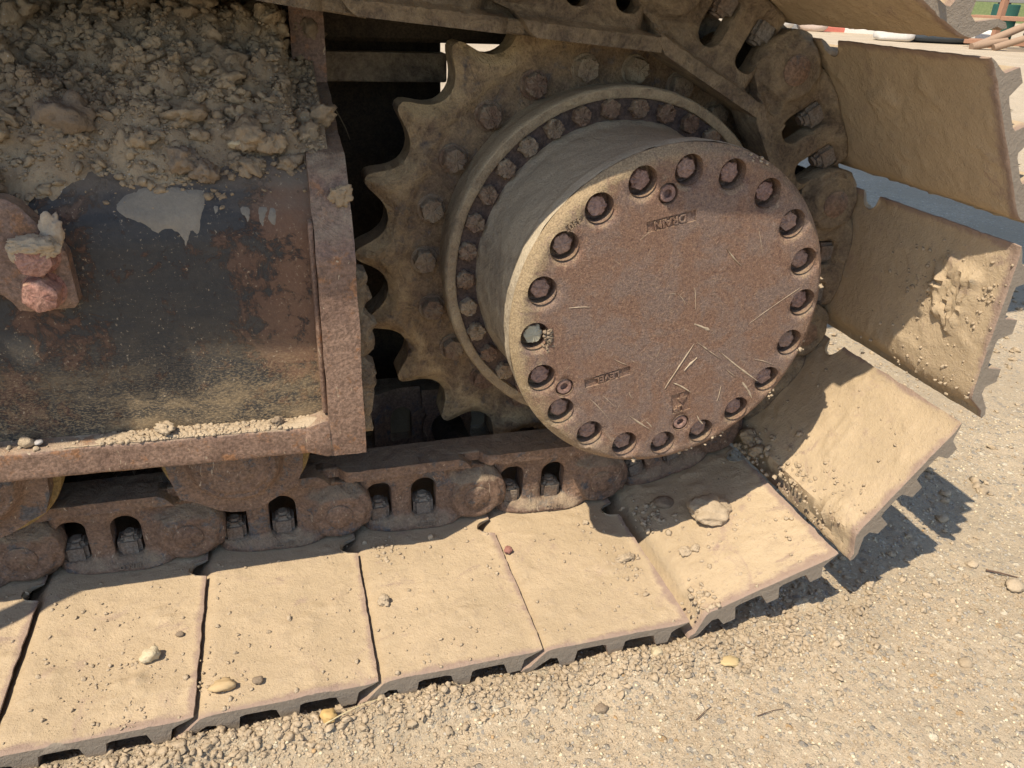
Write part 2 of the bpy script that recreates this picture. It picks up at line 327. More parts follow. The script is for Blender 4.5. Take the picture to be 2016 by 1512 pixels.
def text_mesh(name, txt, size, depth, bevel=0.0):
    cu = bpy.data.curves.new(name, 'FONT'); cu.body = txt; cu.size = size; cu.extrude = depth; cu.offset = size * .012; cu.align_x = 'CENTER'; cu.align_y = 'CENTER'; cu.resolution_u = 3
    if bevel: cu.bevel_depth = bevel; cu.bevel_resolution = 1
    o = bpy.data.objects.new(name, cu); COL.objects.link(o); bpy.context.view_layer.update()
    me = bpy.data.meshes.new_from_object(o.evaluated_get(bpy.context.evaluated_depsgraph_get())); me.name = name
    bpy.data.objects.remove(o); bpy.data.curves.remove(cu); return me
def face_text(x, y, z, ang): # text standing on a face that looks to -y, turned by ang degrees in that face
    return Matrix.Translation((x, y, z)) @ Matrix.Rotation(math.radians(-ang), 4, 'Y') @ Matrix.Rotation(math.radians(90), 4, 'X')
def hexbolt(name, r, hgt, washer=0, dent=.0, seed=0, dome=.12):
    """hex head whose top looks to -y, sitting on y = 0"""
    n = 36; rr = []
    rs = np.random.default_rng(seed); V = []; F = []
    def hexr(a): return math.cos(math.pi / 6) / math.cos((a % (math.pi / 3)) - math.pi / 6)
    rows = [(r * 1.0, 0, 1), (r, -hgt * .82, 1), (r * .93, -hgt * .97, .6), (r * .80, -hgt, 0), (r * .4, -hgt * (1 + dome * .3), 0)]
    for R, y, hx in rows:
        for i in range(n):
            a = 2 * math.pi * i / n; q = R * (hexr(a) * hx + (1 - hx) * .93)
            V.append((q * math.cos(a), y, q * math.sin(a)))
    V.append((0, -hgt * (1 + dome * .3), 0)); V = np.array(V); V += rs.normal(size=V.shape) * r * dent
    for m in range(len(rows) - 1):
        for i in range(n): j = (i + 1) % n; F.append((m * n + i, m * n + j, (m + 1) * n + j, (m + 1) * n + i))
    c = len(V) - 1
    for i in range(n): F.append(((len(rows) - 1) * n + i, (len(rows) - 1) * n + (i + 1) % n, c))
    me = mesh_np(name, V, F, True)
    if washer:
        bm = bmesh.new(); bm.from_mesh(me); w = lathe([(0, -.0025), (washer * .96, -.0025), (washer, -.001), (washer, .002)], 32, 40); bm.from_mesh(w); bm.to_mesh(me); bm.free()
    me.set_sharp_from_angle(angle=math.radians(38)); return me

# ------------------------------------------------------------------ numbers of the undercarriage
P = .216; AZ = .41; RP = P / (2 * math.sin(math.pi / 10.5)); YE = -.117; YC = .315
YI = .747                                              # far end of the shoes
pins = [Vector((.006 - P * j, 0, .046)) for j in range(8, 0, -1)]
for m in range(6):
    a = math.radians(-88.4 + m * 360 / 10.5 + {3: 1.3, 4: 2.4, 5: .5}.get(m, 0)); rr = RP + {3: -.010, 4: -.004, 5: .013}.get(m, 0); pins.append(Vector((rr * math.cos(a), 0, AZ + rr * math.sin(a))))
last = pins[-1]; up_dir = Vector((-math.cos(math.radians(4.5)), 0, math.sin(math.radians(4.5))))
for j in range(1, 9):
    q = math.radians(4.6 if j <= 2 else 7.5); pins.append(pins[-1] + Vector((-math.cos(q), 0, math.sin(q))) * P)

# ------------------------------------------------------------------ track shoe: link, pin, nuts and plate
TH = [(-.004, -.0285), (.004, -.0270), (.0165, -.0125), (.026, -.0030), (.034, -.0006), (.042, 0.0)]   # trailing lip, top side
def shoe_mesh(k):
    """three-bar grouser shoe in link space (s along the chain, n towards the wheel): plate top at n = -.046"""
    N0 = -.046
    top = TH + [(.05 + .0055 * i, 0.0) for i in range(32)] + [(.2255, .0006), (.231, .0016), (.236, .0028)]
    bot = [(.2365, .0010), (.2300, -.0030), (.216, -.0085), (.2105, -.012), (.2065, -.030), (.1885, -.0305), (.183, -.0125), (.176, -.0115),
           (.146, -.0115), (.140, -.0135), (.1365, -.034), (.1175, -.034), (.112, -.0135), (.106, -.0115),
           (.076, -.0115), (.070, -.0135), (.0665, -.036), (.0475, -.036), (.042, -.020), (.032, -.0180), (.022, -.0245), (.008, -.0345), (-.003, -.0365), (-.008, -.0335)]
    T = np.array(top); B = np.array(bot); nt_, nb = len(T), len(B); prof = np.vstack([T, B]); n = len(prof)
    ys = np.concatenate([[YE, YE + .002], np.arange(YE + .006, .09, .0045), np.arange(.092, .176, .004), np.arange(.18, YI, .03), [YI]])
    V = np.zeros((len(ys), n, 3))
    for i, y in enumerate(ys):
        q = prof.copy(); e = 0 if y > YE + .001 else .0015
        # half-round relief beside each link, cut into the leading edge
        for yc in (.150, 2 * YC - .150):
            t = 1 - ((y - yc) / .017) ** 2
            if t > 0:
                lim = .236 - .024 * math.sqrt(t); m = q[:, 0] > lim; q[m, 0] = lim
        V[i, :, 0] = q[:, 0]; V[i, :, 1] = y; V[i, :, 2] = N0 + q[:, 1]
        if e: V[i, :nt_, 2] -= e
    # the end wears ragged, the plate is dented and dirt is caked on it
    flat = V.reshape(-1, 3); W = flat + np.array([k * .731, 0, k * .37])
    istop = np.tile(np.arange(n) < nt_, len(ys)); wob = fbm(W, 9, 3, .5, 3) * .0007
    lump = np.clip(fbm(W, 24, 5, .62, 5) - .42, 0, 1.2); lump2 = np.clip(fbm(W, 75, 3, .6, 8) - .45, 0, 1)
    flat[:, 2] += wob; flat[istop, 2] += (lump * .0042 + lump2 * .0022 * (lump > -1) + fbm(W, 60, 3, .6, 9) * .0004)[istop]
    for kk, s0, y0, ss, sy, hh in ((10, .150, -.045, .045, .040, .0085), (10, .012, -.02, .014, .09, .007), (9, .020, .03, .016, .08, .008), (9, .035, -.07, .02, .05, .005), (4, .15, -.07, .04, .035, .0036), (4, .06, -.05, .022, .05, .0036), (4, .17, .0, .02, .03, .0026), (5, .06, .05, .05, .02, .0028), (5, .10, -.06, .05, .02, .0018), (6, .14, -.03, .03, .02, .003), (3, .12, -.05, .05, .03, .003), (8, .13, -.04, .04, .02, .0026), (9, .12, .02, .05, .02, .003), (7, .17, .02, .02, .02, .005), (8, .03, -.09, .012, .03, .006)):
        if kk == k:
            mk = np.exp(-((flat[:, 0] - s0) / ss) ** 2 - ((flat[:, 1] - y0) / sy) ** 2) + fbm(W, 30, 3, .6, 31) * .25; mk = sst(mk, .35, .55) * istop
            flat[:, 2] += mk * hh * (.55 if kk < 9 else 1) * (.35 + .9 * np.abs(fbm(W, 80, 4, .72, 33)))
    endm = (flat[:, 0] > .215) | (flat[:, 0] < .004); flat[endm, 0] += fbm(W, 55, 3, .6, 12)[endm] * .0009
    F = []
    for i in range(len(ys) - 1):
        for j in range(n): jj = (j + 1) % n; F.append((i * n + j, i * n + jj, (i + 1) * n + jj, (i + 1) * n + j))
    # end caps: quads between top and bottom are irregular, so triangulate the outline
    tri = delaunay_2d_cdt([Vector(p) for p in V[0][:, [0, 2]].tolist()], [(i, (i + 1) % n) for i in range(n)], [], 1, 1e-7)
    if len(tri[0]) == n:
        for t in tri[2]:
            if len(t) == 3: F.append(tuple(t)); F.append(tuple((len(ys) - 1) * n + x for x in t[::-1]))
    me = mesh_np('shoe_plate', flat, F, True); bm = bmesh.new(); bm.from_mesh(me); bmesh.ops.recalc_face_normals(bm, faces=bm.faces); bm.to_mesh(me); bm.free()
    me.set_sharp_from_angle(angle=math.radians(42))
    rim = np.clip(1 - (flat[:, 1] - YE) / .035, 0, 1); rim = np.maximum(rim, np.clip(1 - np.abs(.237 - flat[:, 0]) / .028, 0, 1)); rim = np.maximum(rim, .6 * np.clip(1 - np.abs(flat[:, 0] - .022) / .03, 0, 1))
    a = me.attributes.new('rim', 'FLOAT', 'POINT'); a.data.foreach_set('value', rim.astype(np.float32)); return me

LINK_OUT = ([(-.048, .080), (.186, .080), (.196, .074), (.212, .054)] + arc(P, 0, .051, 68, -62, 12) + [(.222, -.0455), (.200, -.043), (.178, -.0455), (.160, -.0462), (.120, -.043), (.080, -.0462), (.03, -.0462)] +
            arc(0, 0, .046, -90, -215, 9) + [(-.046, .045)])
def sst(x, a, b): t = np.clip((x - a) / (b - a), 0, 1); return t * t * (3 - 2 * t)
def link_front(v, y0=.171):
    s, n = v[:, 0], v[:, 1]; web = y0 + .014; y = web + .030 - .030 * sst(s, .022, .050)             # the trailing end tucks in behind
    boss = 1 - sst(np.hypot(s - P, n), .037, .047); arm = (1 - sst(np.abs(n - .004), .024, .040)) * sst(s, .158, .185); y = y - (y - y0) * np.maximum(boss, arm * .55)
    flat_ = sst(n, .030, .036) * (1 - sst(n, .046, .052)) * sst(s, .165, .18); y = y + flat_ * .006      # notch between boss and rail
    rail = sst(n, .0575, .0610); y = y - rail * (y - (y0 - .004)) * sst(s, -.01, .018) - rail * .012 * (1 - sst(s, -.01, .018))
    tb = 1 - sst(np.hypot(s, n), .036, .042); y = y - tb * .008
    foot = 1 - sst(n, -.046, -.020); y = y - foot * (.015 * sst(s, .03, .09) * (1 - sst(s, .17, .205)) + .005 * np.exp(-((s - .135) / .03) ** 2))
    w = 1 - sst(polydist(v, W1), 0, .005); w2 = 1 - sst(polydist(v, W2), 0, .005); y = y + .0035 * np.maximum(w, w2)
    q = np.stack([s, n, s * 0], 1); y = y + fbm(q, 45, 4, .6, 2) * .0010 - np.clip(fbm(q, 26, 4, .6, 12) - .5, 0, 1) * .004
    return y + .0035 * (1 - sst(polydist(v, LINK_OUT), 0, .004)) * (1 - rail)
W1 = rrect(.044, .082, -.028, .040, .007, 3, .016); W2 = rrect(.113, .153, -.028, .040, .007, 3, .019)
me_link = relief('link', LINK_OUT, [W1, W2], link_front, lambda v: link_front(v) * 0 + .171 + .040 + .018 - .02 * sst(v[:, 0], .08, .14), .0034)
# the far link is the same casting mirrored about the chain centre
me_link_far = me_link.copy(); me_link_far.name = 'link_far'
_c = np.zeros(len(me_link_far.vertices) * 3, np.float32); me_link_far.vertices.foreach_get('co', _c); _c = _c.reshape(-1, 3); _c[:, 1] = 2 * YC - _c[:, 1]; me_link_far.vertices.foreach_set('co', _c.ravel()); me_link_far.flip_normals()
bm = box(-.046, .20, .185, .232, .062, .0795, .002, 1)
me_rail = bm_mesh('rail', bm, 40)
dusty = [m.copy() for m in (me_link, me_link_far, me_rail)]
me_pin = lathe([(0, .1680), (.0188, .1683), (.0204, .1694), (.0211, .1745), (.0225, .1745), (.0225, 2 * YC - .171), (0, 2 * YC - .171)], 40)
me_bush = lathe([(0, .225), (.030, .225), (.030, .405), (0, .405)], 32)
def nut_mesh():
    bm = bmesh.new(); h = .044; w = .0160
    r = bmesh.ops.create_cube(bm, size=1)['verts']
    for v in r: v.co = Vector((v.co.x * w * 2, .205 + v.co.y * .034, -.046 + h / 2 + v.co.z * h))
    bmesh.ops.bevel(bm, geom=[e for e in bm.edges if abs(e.verts[0].co.z - e.verts[1].co.z) > .01], offset=.005, segments=2, affect='EDGES')
    bmesh.ops.bevel(bm, geom=[e for e in bm.edges if min(e.verts[0].co.z, e.verts[1].co.z) > -.046 + h - .001], offset=.0055, segments=3, affect='EDGES')
    c = bmesh.ops.create_cone(bm, cap_ends=True, segments=20, radius1=.0085, radius2=.0070, depth=.003)['verts']
    for v in c: v.co += Vector((0, .205, -.046 + h + .002))
    return bm_mesh('nut', bm, 35)
me_nut = nut_mesh()
me_berco = text_mesh('lettering', 'BERCO', .0092, .0009)

labels = {}
nseg = len(pins) - 1
order = {8: 'flat shoe and link below the round cover, lit with its shadow across it',
         }
desc = ['flat bottom track shoe wholly left of the picture', ] 
def shoe_label(k):
    L = {3: 'bottom track shoe cut off by the left edge of the photo', 4: 'bottom track shoe at lower left carrying the pale cube-like stone',
         5: 'bottom track shoe with a yellow pebble at its lower left corner', 6: 'bottom track shoe left of the one with the red stone in its gap',
         7: 'last flat bottom track shoe, its link lettered and lit at the foot', 8: 'first rising track shoe under the cover, with a big tan clod on it',
         9: 'tilted lower right track shoe with a sharp diagonal shadow edge', 10: 'steep right track shoe with rough caked dirt on its lit half',
         11: 'large shaded upright track shoe right of the sprocket', 12: 'top right track shoe curling over the wheel, its grouser end sunlit',
         13: 'first top track shoe over the sprocket, link lower edge above the teeth', 14: 'top track shoe whose rail passes over the left sprocket tooth',
         15: 'top track shoe above the gap beside the frame end plate', 16: 'top track shoe above the mud heap at the upper left'}
    return L.get(k)
for k in range(nseg):
    a, b = pins[k], pins[k + 1]; s = (b - a).normalized(); n = Vector((-s.z, 0, s.x)); y = Vector((0, 1, 0))
    M = Matrix(((s.x, 0, n.x, a.x), (0, 1, 0, 0), (s.z, 0, n.z, a.z), (0, 0, 0, 1)))
    lab = shoe_label(k) or ('lower run track shoe beyond the left edge, ' + ['last of the run', 'second beyond the picture', 'just outside the picture'][k] if k < 3 else 'upper run track shoe above and left of the photo, ' + ['nearest its top left corner', 'second beyond its corner', 'third beyond its corner', 'last of the run'][k - 17])
    t = thing('track_shoe', lab, 'track shoe', 'track shoes of the chain', M=M)
    obj('shoe_plate', shoe_mesh(k), M_pad, t, Matrix.Translation((0, {12: .006, 13: .020}.get(k, .033 if k > 13 else 0), 0)))
    lm = M_link if k <= 8 else M_linkd
    for nm, me in zip(('link', 'link', 'link_rail'), (me_link, me_link_far, me_rail) if k <= 8 else dusty): obj(nm, me, lm, t)
    pe = obj('pin', me_pin, M_link, t, Matrix.Translation((P, 0, 0))); obj('bushing', me_bush, M_dark, t)
    for q in (.062, .1325): obj('nut', me_nut, M_nut, t, Matrix.Translation((q, 0, 0)) @ Matrix.Rotation(random.uniform(-.0, .0), 4, 'Z'))
    if 3 <= k <= 7: obj('lettering', me_berco, M_link, t, face_text(.133, .1695, -.0365, 180) @ Matrix.Rotation(.75, 4, 'X'))

# ------------------------------------------------------------------ drive sprocket with final drive
dr = thing('drive_sprocket', 'toothed drive sprocket with round rusty bolted cover inside the track', 'sprocket', loc=(0, 0, 0))
NT = 21; PH = 127.0
out = []
for k in range(NT):
    a = PH - k * 360 / NT
    # one tooth: tip, flank, root arc seated on the bushing circle
    for t, rr in ((-8.57, .3268), (-7.3, .3275), (-6.0, .3300), (-4.9, .3345), (-3.9, .3405), (-3.05, .3480), (-2.35, .3560), (-1.75, .3630), (-1.0, .3692), (0, .3712), (1.0, .3692), (1.75, .3630), (2.35, .3560), (3.05, .3480), (3.9, .3405), (4.9, .3345), (6.0, .3300), (7.3, .3275)):
        aa = math.radians(a - t); out.append((rr * math.cos(aa), rr * math.sin(aa)))
circ = lambda r, n=72, x=0, z=0: [(x + r * math.cos(2 * math.pi * i / n), z + r * math.sin(2 * math.pi * i / n)) for i in range(n)]
def spro_front(v):
    r = np.hypot(v[:, 0], v[:, 1]); y = .284 - .006 * sst(r, .296, .304); e = polydist(v, out)
    y = y + .013 * (1 - sst(e, 0, .016)) + fbm(np.stack([v[:, 0], v[:, 1], v[:, 0] * 0], 1), 28, 4, .55, 4) * .0022
    lump = np.clip(fbm(np.stack([v[:, 0], v[:, 1] + 3, v[:, 0] * 0], 1), 20, 5, .6, 14) - .55, 0, 1); return y - lump * .010
me = relief('sprocket_ring', out, [circ(.20)], spro_front, lambda v: .352 - .012 * (1 - sst(polydist(v, out), 0, .016)), .006)
ring = obj('sprocket_ring', me, M_spro, dr, Matrix.Translation((0, 0, AZ)))
heads = [hexbolt('bolt', .0178, .017, .021, .045, i) for i in range(4)]; small = [hexbolt('bolt', .0136, .013, 0, .055, 20 + i) for i in range(4)]
for k in range(22):
    a = math.radians(49.1 + k * 360 / 22); obj('bolt', heads[k % 4], M_bolt, dr, Matrix.Translation((.2705 * math.cos(a), .2835, AZ + .2705 * math.sin(a))) @ Matrix.Rotation(random.uniform(0, 1), 4, 'Y'))
for k in range(34):
    a = math.radians(54.6 + k * 360 / 34); obj('bolt', small[k % 4], M_bolt, dr, Matrix.Translation((.2263 * math.cos(a), .2105, AZ + .2263 * math.sin(a))) @ Matrix.Rotation(random.uniform(0, 1), 4, 'Y'))
def rough_mesh(me, amp, f, seed, sub=None):
    c = np.zeros(len(me.vertices) * 3, np.float32); me.vertices.foreach_get('co', c); c = c.reshape(-1, 3); nn = np.zeros(len(me.vertices) * 3, np.float32); me.vertices.foreach_get('normal', nn)
    c += nn.reshape(-1, 3) * (fbm(c, f, 4, .6, seed) * amp)[:, None]; me.vertices.foreach_set('co', c.ravel()); me.update(); return me
def dense(prof, h):
    o = [prof[0]]
    for a, b in zip(prof[:-1], prof[1:]):
        n = max(1, int(math.hypot(b[0] - a[0], b[1] - a[1]) / h)); o += [(a[0] + (b[0] - a[0]) * i / n, a[1] + (b[1] - a[1]) * i / n) for i in range(1, n + 1)]
    return o
obj('flange_face', rough_mesh(lathe(dense([(.20, .2098), (.2398, .2098)], .006), 220, 45), .0009, 40, 7), M_face, dr, Matrix.Translation((0, 0, AZ)))
me = lathe(dense([(.2390, .2110), (.2400, .2035), (.2430, .2015), (.2520, .2015), (.2540, .2035), (.2550, .2100), (.2540, .236), (.2515, .242), (.2475, .262), (.2475, .286)], .008), 220, 45); rough_mesh(me, .0008, 30, 3)
obj('hub_flange', me, M_flange, dr, Matrix.Translation((0, 0, AZ)))
me = lathe(dense([(.2165, .0115), (.2170, .016), (.2165, .034), (.2120, .046), (.2065, .060), (.2050, .10), (.2045, .150), (.2060, .190), (.2100, .2098)], .006), 260, 60); rough_mesh(me, .0013, 30, 5)
obj('drum', me, M_drum, dr, Matrix.Translation((0, 0, AZ)))
# cover: face with counterbores, lettering pockets and plugs
holes = [(.1868 * math.cos(math.radians(128.9 - 18 * k)), .1868 * math.sin(math.radians(128.9 - 18 * k))) for k in range(20)]
plugs = [(-.032, .159), (-.1425, -.084), (.033, -.1575)]
def pocket(cx, cz, w, h, ang):
    a = math.radians(ang); return [(cx + x * math.cos(a) - y * math.sin(a), cz + x * math.sin(a) + y * math.cos(a)) for x, y in ((-w / 2, -h / 2), (w / 2, -h / 2), (w / 2, h / 2), (-w / 2, h / 2))]
pk = [pocket(-.0238, .1265, .0640, .0138, 191.5), pocket(-.0848, -.0748, .0640, .0130, 192.5), pocket(.0275, -.1245, .0270, .0300, 191.5), pocket(-.1455, .1285, .0245, .0085, 213)]
bores = [circ(.0184, 28, x, z) for x, z in holes] + [circ(.0122, 20, x, z) for x, z in plugs[1:]] + [circ(.0128, 20, *plugs[0])]
def merge_hit(a, b): return False
RC = .2165
def cover_front(v):
    r = np.hypot(v[:, 0], v[:, 1]); y = .0012 * np.clip(fbm(np.stack([v[:, 0], v[:, 1], v[:, 0] * 0], 1), 14, 3, .5, 6), -1, 1) * .5
    y = y + .0095 * sst(r, .2045, RC) ** 1.3
    for (x, z) in holes:                                # the cast face scoops in round every bore
        d = np.hypot(v[:, 0] - x, v[:, 1] - z); ux, uz = x / math.hypot(x, z), z / math.hypot(x, z); side = ((v[:, 0] - x) * .35 + (v[:, 1] - z) * -.9) / np.maximum(d, 1e-5)
        y = y + .0065 * (1 - sst(d, .0182, .0255)) * sst(side, -.5, .9)
    for (x, z) in plugs: d = np.hypot(v[:, 0] - x, v[:, 1] - z); y = y + .0022 * (1 - sst(d, .012, .018))
    return y
me = relief('cover_face', circ(RC, 240), bores + pk, cover_front, lambda v: v[:, 0] * 0 + .012, .0040, backcap=False)
cov = obj('cover', me, M_cover, dr, Matrix.Translation((0, 0, AZ)))
# bore walls and floors
mb = lathe([(.0183, .003), (.0183, .0225), (0, .0225)], 28, 40); mb2 = lathe([(.0121, .001), (.0121, .012), (0, .012)], 24, 40)
for x, z in holes: obj('bore', mb, M_cover, cov, Matrix.Translation((x, 0, z)))
for x, z in plugs: obj('bore', mb2, M_cover, cov, Matrix.Translation((x, 0, z)))
for q in pk:
    bmf = bmesh.new(); c = np.mean(np.array(q), 0)
    vs = [bmf.verts.new((c[0] + (x - c[0]) * 1.02, .0024, c[1] + (z - c[1]) * 1.05)) for x, z in q]; bmf.faces.new(vs); obj('lettering_pocket', bm_mesh('lettering_pocket', bmf), M_cover, cov)
for txt, x, z, ang, sz in (('DRAIN', -.0250, .1262, 191.5, .0140), ('LEVEL', -.0850, -.0750, 192.5, .0132), ('UP', .0262, -.1340, 191.5, .0118), ('330', -.1456, .1285, 213, .0118)):
    obj('lettering', text_mesh('lettering', txt, sz, .0010, .0003), M_cover, cov, face_text(x, .0016, z, ang))
bmf = bmesh.new(); a = math.radians(191.5)
pl = [(-.0072, 0), (0, .0085), (.0072, 0), (.0028, 0), (.0028, -.0068), (-.0028, -.0068), (-.0028, 0)]
vs = [bmf.verts.new((x, 0, z)) for x, z in pl]; f = bmf.faces.new(vs); r = bmesh.ops.extrude_face_region(bmf, geom=[f])
for v in r['geom']:
    if isinstance(v, bmesh.types.BMVert): v.co.y = -.0018
bmesh.ops.recalc_face_normals(bmf, faces=bmf.faces)
obj('arrow_mark', bm_mesh('arrow_mark', bmf), M_cover, cov, Matrix.Translation((.0288, .0026, -.1180)) @ Matrix.Rotation(-a, 4, 'Y'))
cb = [hexbolt('bolt', .0130, .0115, 0, .035, 40 + i, .3) for i in range(4)]
M_cbolt = steel('cover_bolt_steel', (.20, .115, .09), (.30, .19, .15), (.36, .28, .20), .3, 0, .58, rough=.42, bump=1.5, vary=.5)
for k, (x, z) in enumerate(holes):
    o = obj('bolt', cb[k % 4], M_cbolt, cov, Matrix.Translation((x, .0205, z)) @ Matrix.Rotation(random.uniform(0, 1), 4, 'Y'))
M_bpale = m_mud('bolt_clayed', (.36, .33, .24), (.50, .47, .36), bump=.3)
pb = obj('bolt', cb[0].copy(), None, cov, Matrix.Translation((holes[17][0], .0190, holes[17][1]))); pb.data.materials.clear(); pb.data.materials.append(M_bpale); pb['label'] = 'bolt head capped with pale clay'
mp = lathe([(0, .0075), (.0050, .0075), (.0052, .0015), (.0092, .0012), (.0105, .0025), (.0107, .010)], 24, 30)
for x, z in plugs: obj('plug', mp, M_cbolt, cov, Matrix.Translation((x, 0.001, z)))
# thin dried mud smears and scratches lying on the cover face
sm = [(.032, .373, .001, .309, .0010), (.036, .373, .078, .347, .0008), (.072, .359, .141, .306, .0013), (-.146, .436, -.119, .433, .0008), (.056, .5, .083, .476, .0009), (.177, .441, .111, .394, .0007), (-.046, .274, -.009, .244, .0012), (-.108, .306, -.075, .272, .0011),
      (-.09, .308, -.067, .29, .0009), (.028, .399, .053, .391, .0030), (-.002, .444, .012, .428, .0006), (-.014, .445, -.004, .442, .0008), (.011, .316, .04, .3, .0009), (.118, .307, .138, .279, .0018), (.082, .281, .086, .304, .0006), (-.051, .311, -.046, .299, .0007),
      (.04, .352, .026, .333, .0014), (.09, .33, .105, .315, .0008), (-.02, .262, -.012, .25, .0012), (.055, .262, .068, .247, .0010), (.02, .45, .028, .42, .0004), (.10, .52, .108, .49, .0004), (-.08, .36, -.06, .352, .0004), (.13, .34, .16, .33, .0006)]
V = []; F = []
for x0, z0, x1, z1, w in sm:
    d = np.array([x1 - x0, z1 - z0]); L = np.hypot(*d); d /= L; nn = np.array([-d[1], d[0]]); k = max(6, int(L / .002)); st = len(V)
    for i in range(k + 1):
        t = i / k; ww = w * .8 * (math.sin(math.pi * min(1, t * .9 + .08)) ** .7 + .1) * max(.12, 1 + .9 * float(vnoise(np.array([[t * L * 160, x0 * 99, z0 * 50]]))[0])); c = np.array([x0, z0]) + d * L * t + nn * .0012 * math.sin(t * 3 + x0 * 50)
        for sg, yy in ((-1, .0006), (-.3, -.0003), (.3, -.0003), (1, .0006)): q = c + nn * sg * ww; V.append((q[0], yy - .0003, q[1] - AZ))
    for i in range(k):
        for j in range(3): F.append((st + i * 4 + j, st + i * 4 + j + 1, st + i * 4 + 5 + j, st + i * 4 + 4 + j))
o = obj('mud_smear', mesh_np('mud_smear', V, np.array(F), True), M_smearp, cov); o['kind'] = 'stuff'
# small mud lumps on the rim of the cover and in the scooped bores
pts = []; S = []
for a0, n_, sp in ((8, 14, 4), (-17, 12, 3), (-38, 12, 4), (-98, 8, 2), (-62, 5, 5), (68, 10, 6), (-75, 6, 8)):
    for i in range(n_): a = math.radians(a0 + RNG.normal() * sp * .35); r = RC - abs(RNG.normal()) * .004; pts.append((r * math.cos(a), .004 + RNG.uniform(-.003, .008), r * math.sin(a))); S.append(RNG.uniform(.0010, .0034))

o = obj('mud_lumps', scatter('mud_lumps', pts, S, 2, .4), M_mudtan, cov); o['kind'] = 'stuff'

pts = [(holes[17][0] + .0175 + RNG.normal() * .0030, .001 + RNG.normal() * .001, holes[17][1] - .005 + RNG.normal() * .008) for i in range(60)]
o = obj('mud_lumps', scatter('mud_lumps', pts, RNG.uniform(.0014, .0036, 60), 2, .4), M_clodbr, cov); o['kind'] = 'stuff'

# ------------------------------------------------------------------ track frame
fr = thing('undercarriage_side', 'dark rusty track frame side with mud heaped on its sloping top', 'track frame')
def sweep_x(name, prof, x0, x1, dx, shear=0.0):
    q = np.array(dense(prof, .008)); xs = np.arange(x0, x1 + dx * .5, dx); V = []; F = []; n = len(q)
    for x in xs:
        for y, z in q: V.append((x, y, z - shear * (x + .44)))
    for i in range(len(xs) - 1):
        for j in range(n - 1): F.append((i * n + j, i * n + j + 1, (i + 1) * n + j + 1, (i + 1) * n + j))
    return np.array(V), F
PROF = [(.093, .245), (.093, .51), (.100, .535), (.118, .565), (.15, .59), (.20, .61), (.40, .67), (.52, .71)]
V, F = sweep_x('side_plate', PROF, -2.4, -.433, .012, 0); V[:, 1] += fbm(V, 5, 3, .5, 2) * .0015
me = mesh_np('side_plate', V, np.array(F), True); obj('side_plate', me, M_plate, fr)
# end strip: a thick plate edge following the same profile, 3 cm proud
SP = [(.066, .222), (.063, .30), (.063, .49), (.070, .51), (.089, .540), (.112, .578), (.14, .594), (.203, .603), (.284, .626), (.351, .650), (.355, .745)]
def thick(prof, d):
    q = np.array(prof); t = np.gradient(q, axis=0); t /= np.linalg.norm(t, axis=1)[:, None]; n = np.stack([t[:, 1], -t[:, 0]], 1); return q + n * d
def prism_x(name, poly, x0, x1, bev=.003, seg=2):
    bm = bmesh.new(); a = [bm.verts.new((x0, y, z)) for y, z in poly]; b = [bm.verts.new((x1, y, z)) for y, z in poly]; n = len(poly)
    bm.faces.new(a[::-1]); bm.faces.new(b)
    for i in range(n): bm.faces.new((a[i], a[(i + 1) % n], b[(i + 1) % n], b[i]))
    bmesh.ops.recalc_face_normals(bm, faces=bm.faces)
    if bev: bmesh.ops.bevel(bm, geom=[e for e in bm.edges if abs((e.verts[0].co - e.verts[1].co).x) < 1e-5], offset=bev, segments=seg, affect='EDGES')
    return bm_mesh(name, bm, 40)
SPr = SP; innr = [(.100, .222), (.097, .30), (.097, .48), (.101, .495), (.115, .516), (.134, .547), (.152, .562), (.210, .571), (.292, .594), (.362, .616), (.392, .735)]
obj('weld_bead', (lambda b: bm_mesh('weld_bead', b, 40))(box(-.441, -.4345, .076, .095, .28, .53, .004, 2)), M_frame, fr)
# bottom rail, a box bar with a ledge that collects dirt, falling slightly to the right
def loopsweep(name, poly, x0, x1, dx, shear, amp, h=.006):
    q = resample(poly, h); xs = np.linspace(x0, x1, max(2, int((x1 - x0) / dx) + 1)); n = len(q); V = np.array([(x, y, z - shear * (x + .44)) for x in xs for y, z in q])
    V[:, 1] += fbm(V, 30, 4, .6, 3) * amp; V[:, 2] += fbm(V + 7, 30, 4, .6, 5) * amp; V[:, 0] += fbm(V + 3, 40, 3, .6, 6) * amp
    F = [(i * n + j, i * n + (j + 1) % n, (i + 1) * n + (j + 1) % n, (i + 1) * n + j) for i in range(len(xs) - 1) for j in range(n)] + [tuple(range(n)), tuple(range((len(xs) - 1) * n, len(xs) * n))[::-1]]
    me = mesh_np(name, V, F, True); bm = bmesh.new(); bm.from_mesh(me); bmesh.ops.recalc_face_normals(bm, faces=bm.faces); bm.to_mesh(me); bm.free(); me.shade_smooth(); me.set_sharp_from_angle(angle=math.radians(50)); return me
obj('bottom_rail', loopsweep('bottom_rail', [(.130, .230), (.069, .230), (.0655, .2312), (.0645, .234), (.0645, .2655), (.0656, .2685), (.069, .270), (.130, .270)], -1.9, -.4335, .008, .022, .0007), M_frame, fr)
bmr = box(-.466, -.4332, .0628, .129, .2225, .278, .006, 2)
for v in bmr.verts:
    if v.co.x < -.45: v.co.z = .231 + (v.co.z - .2225) * (.040 / .0555)
obj('corner_gusset', bm_mesh('corner_gusset', bmr, 40), M_frame, fr)
obj('end_plate', loopsweep('end_plate', SPr + innr[::-1], -.4345, -.390, .006, 0, .0009), M_frame, fr)
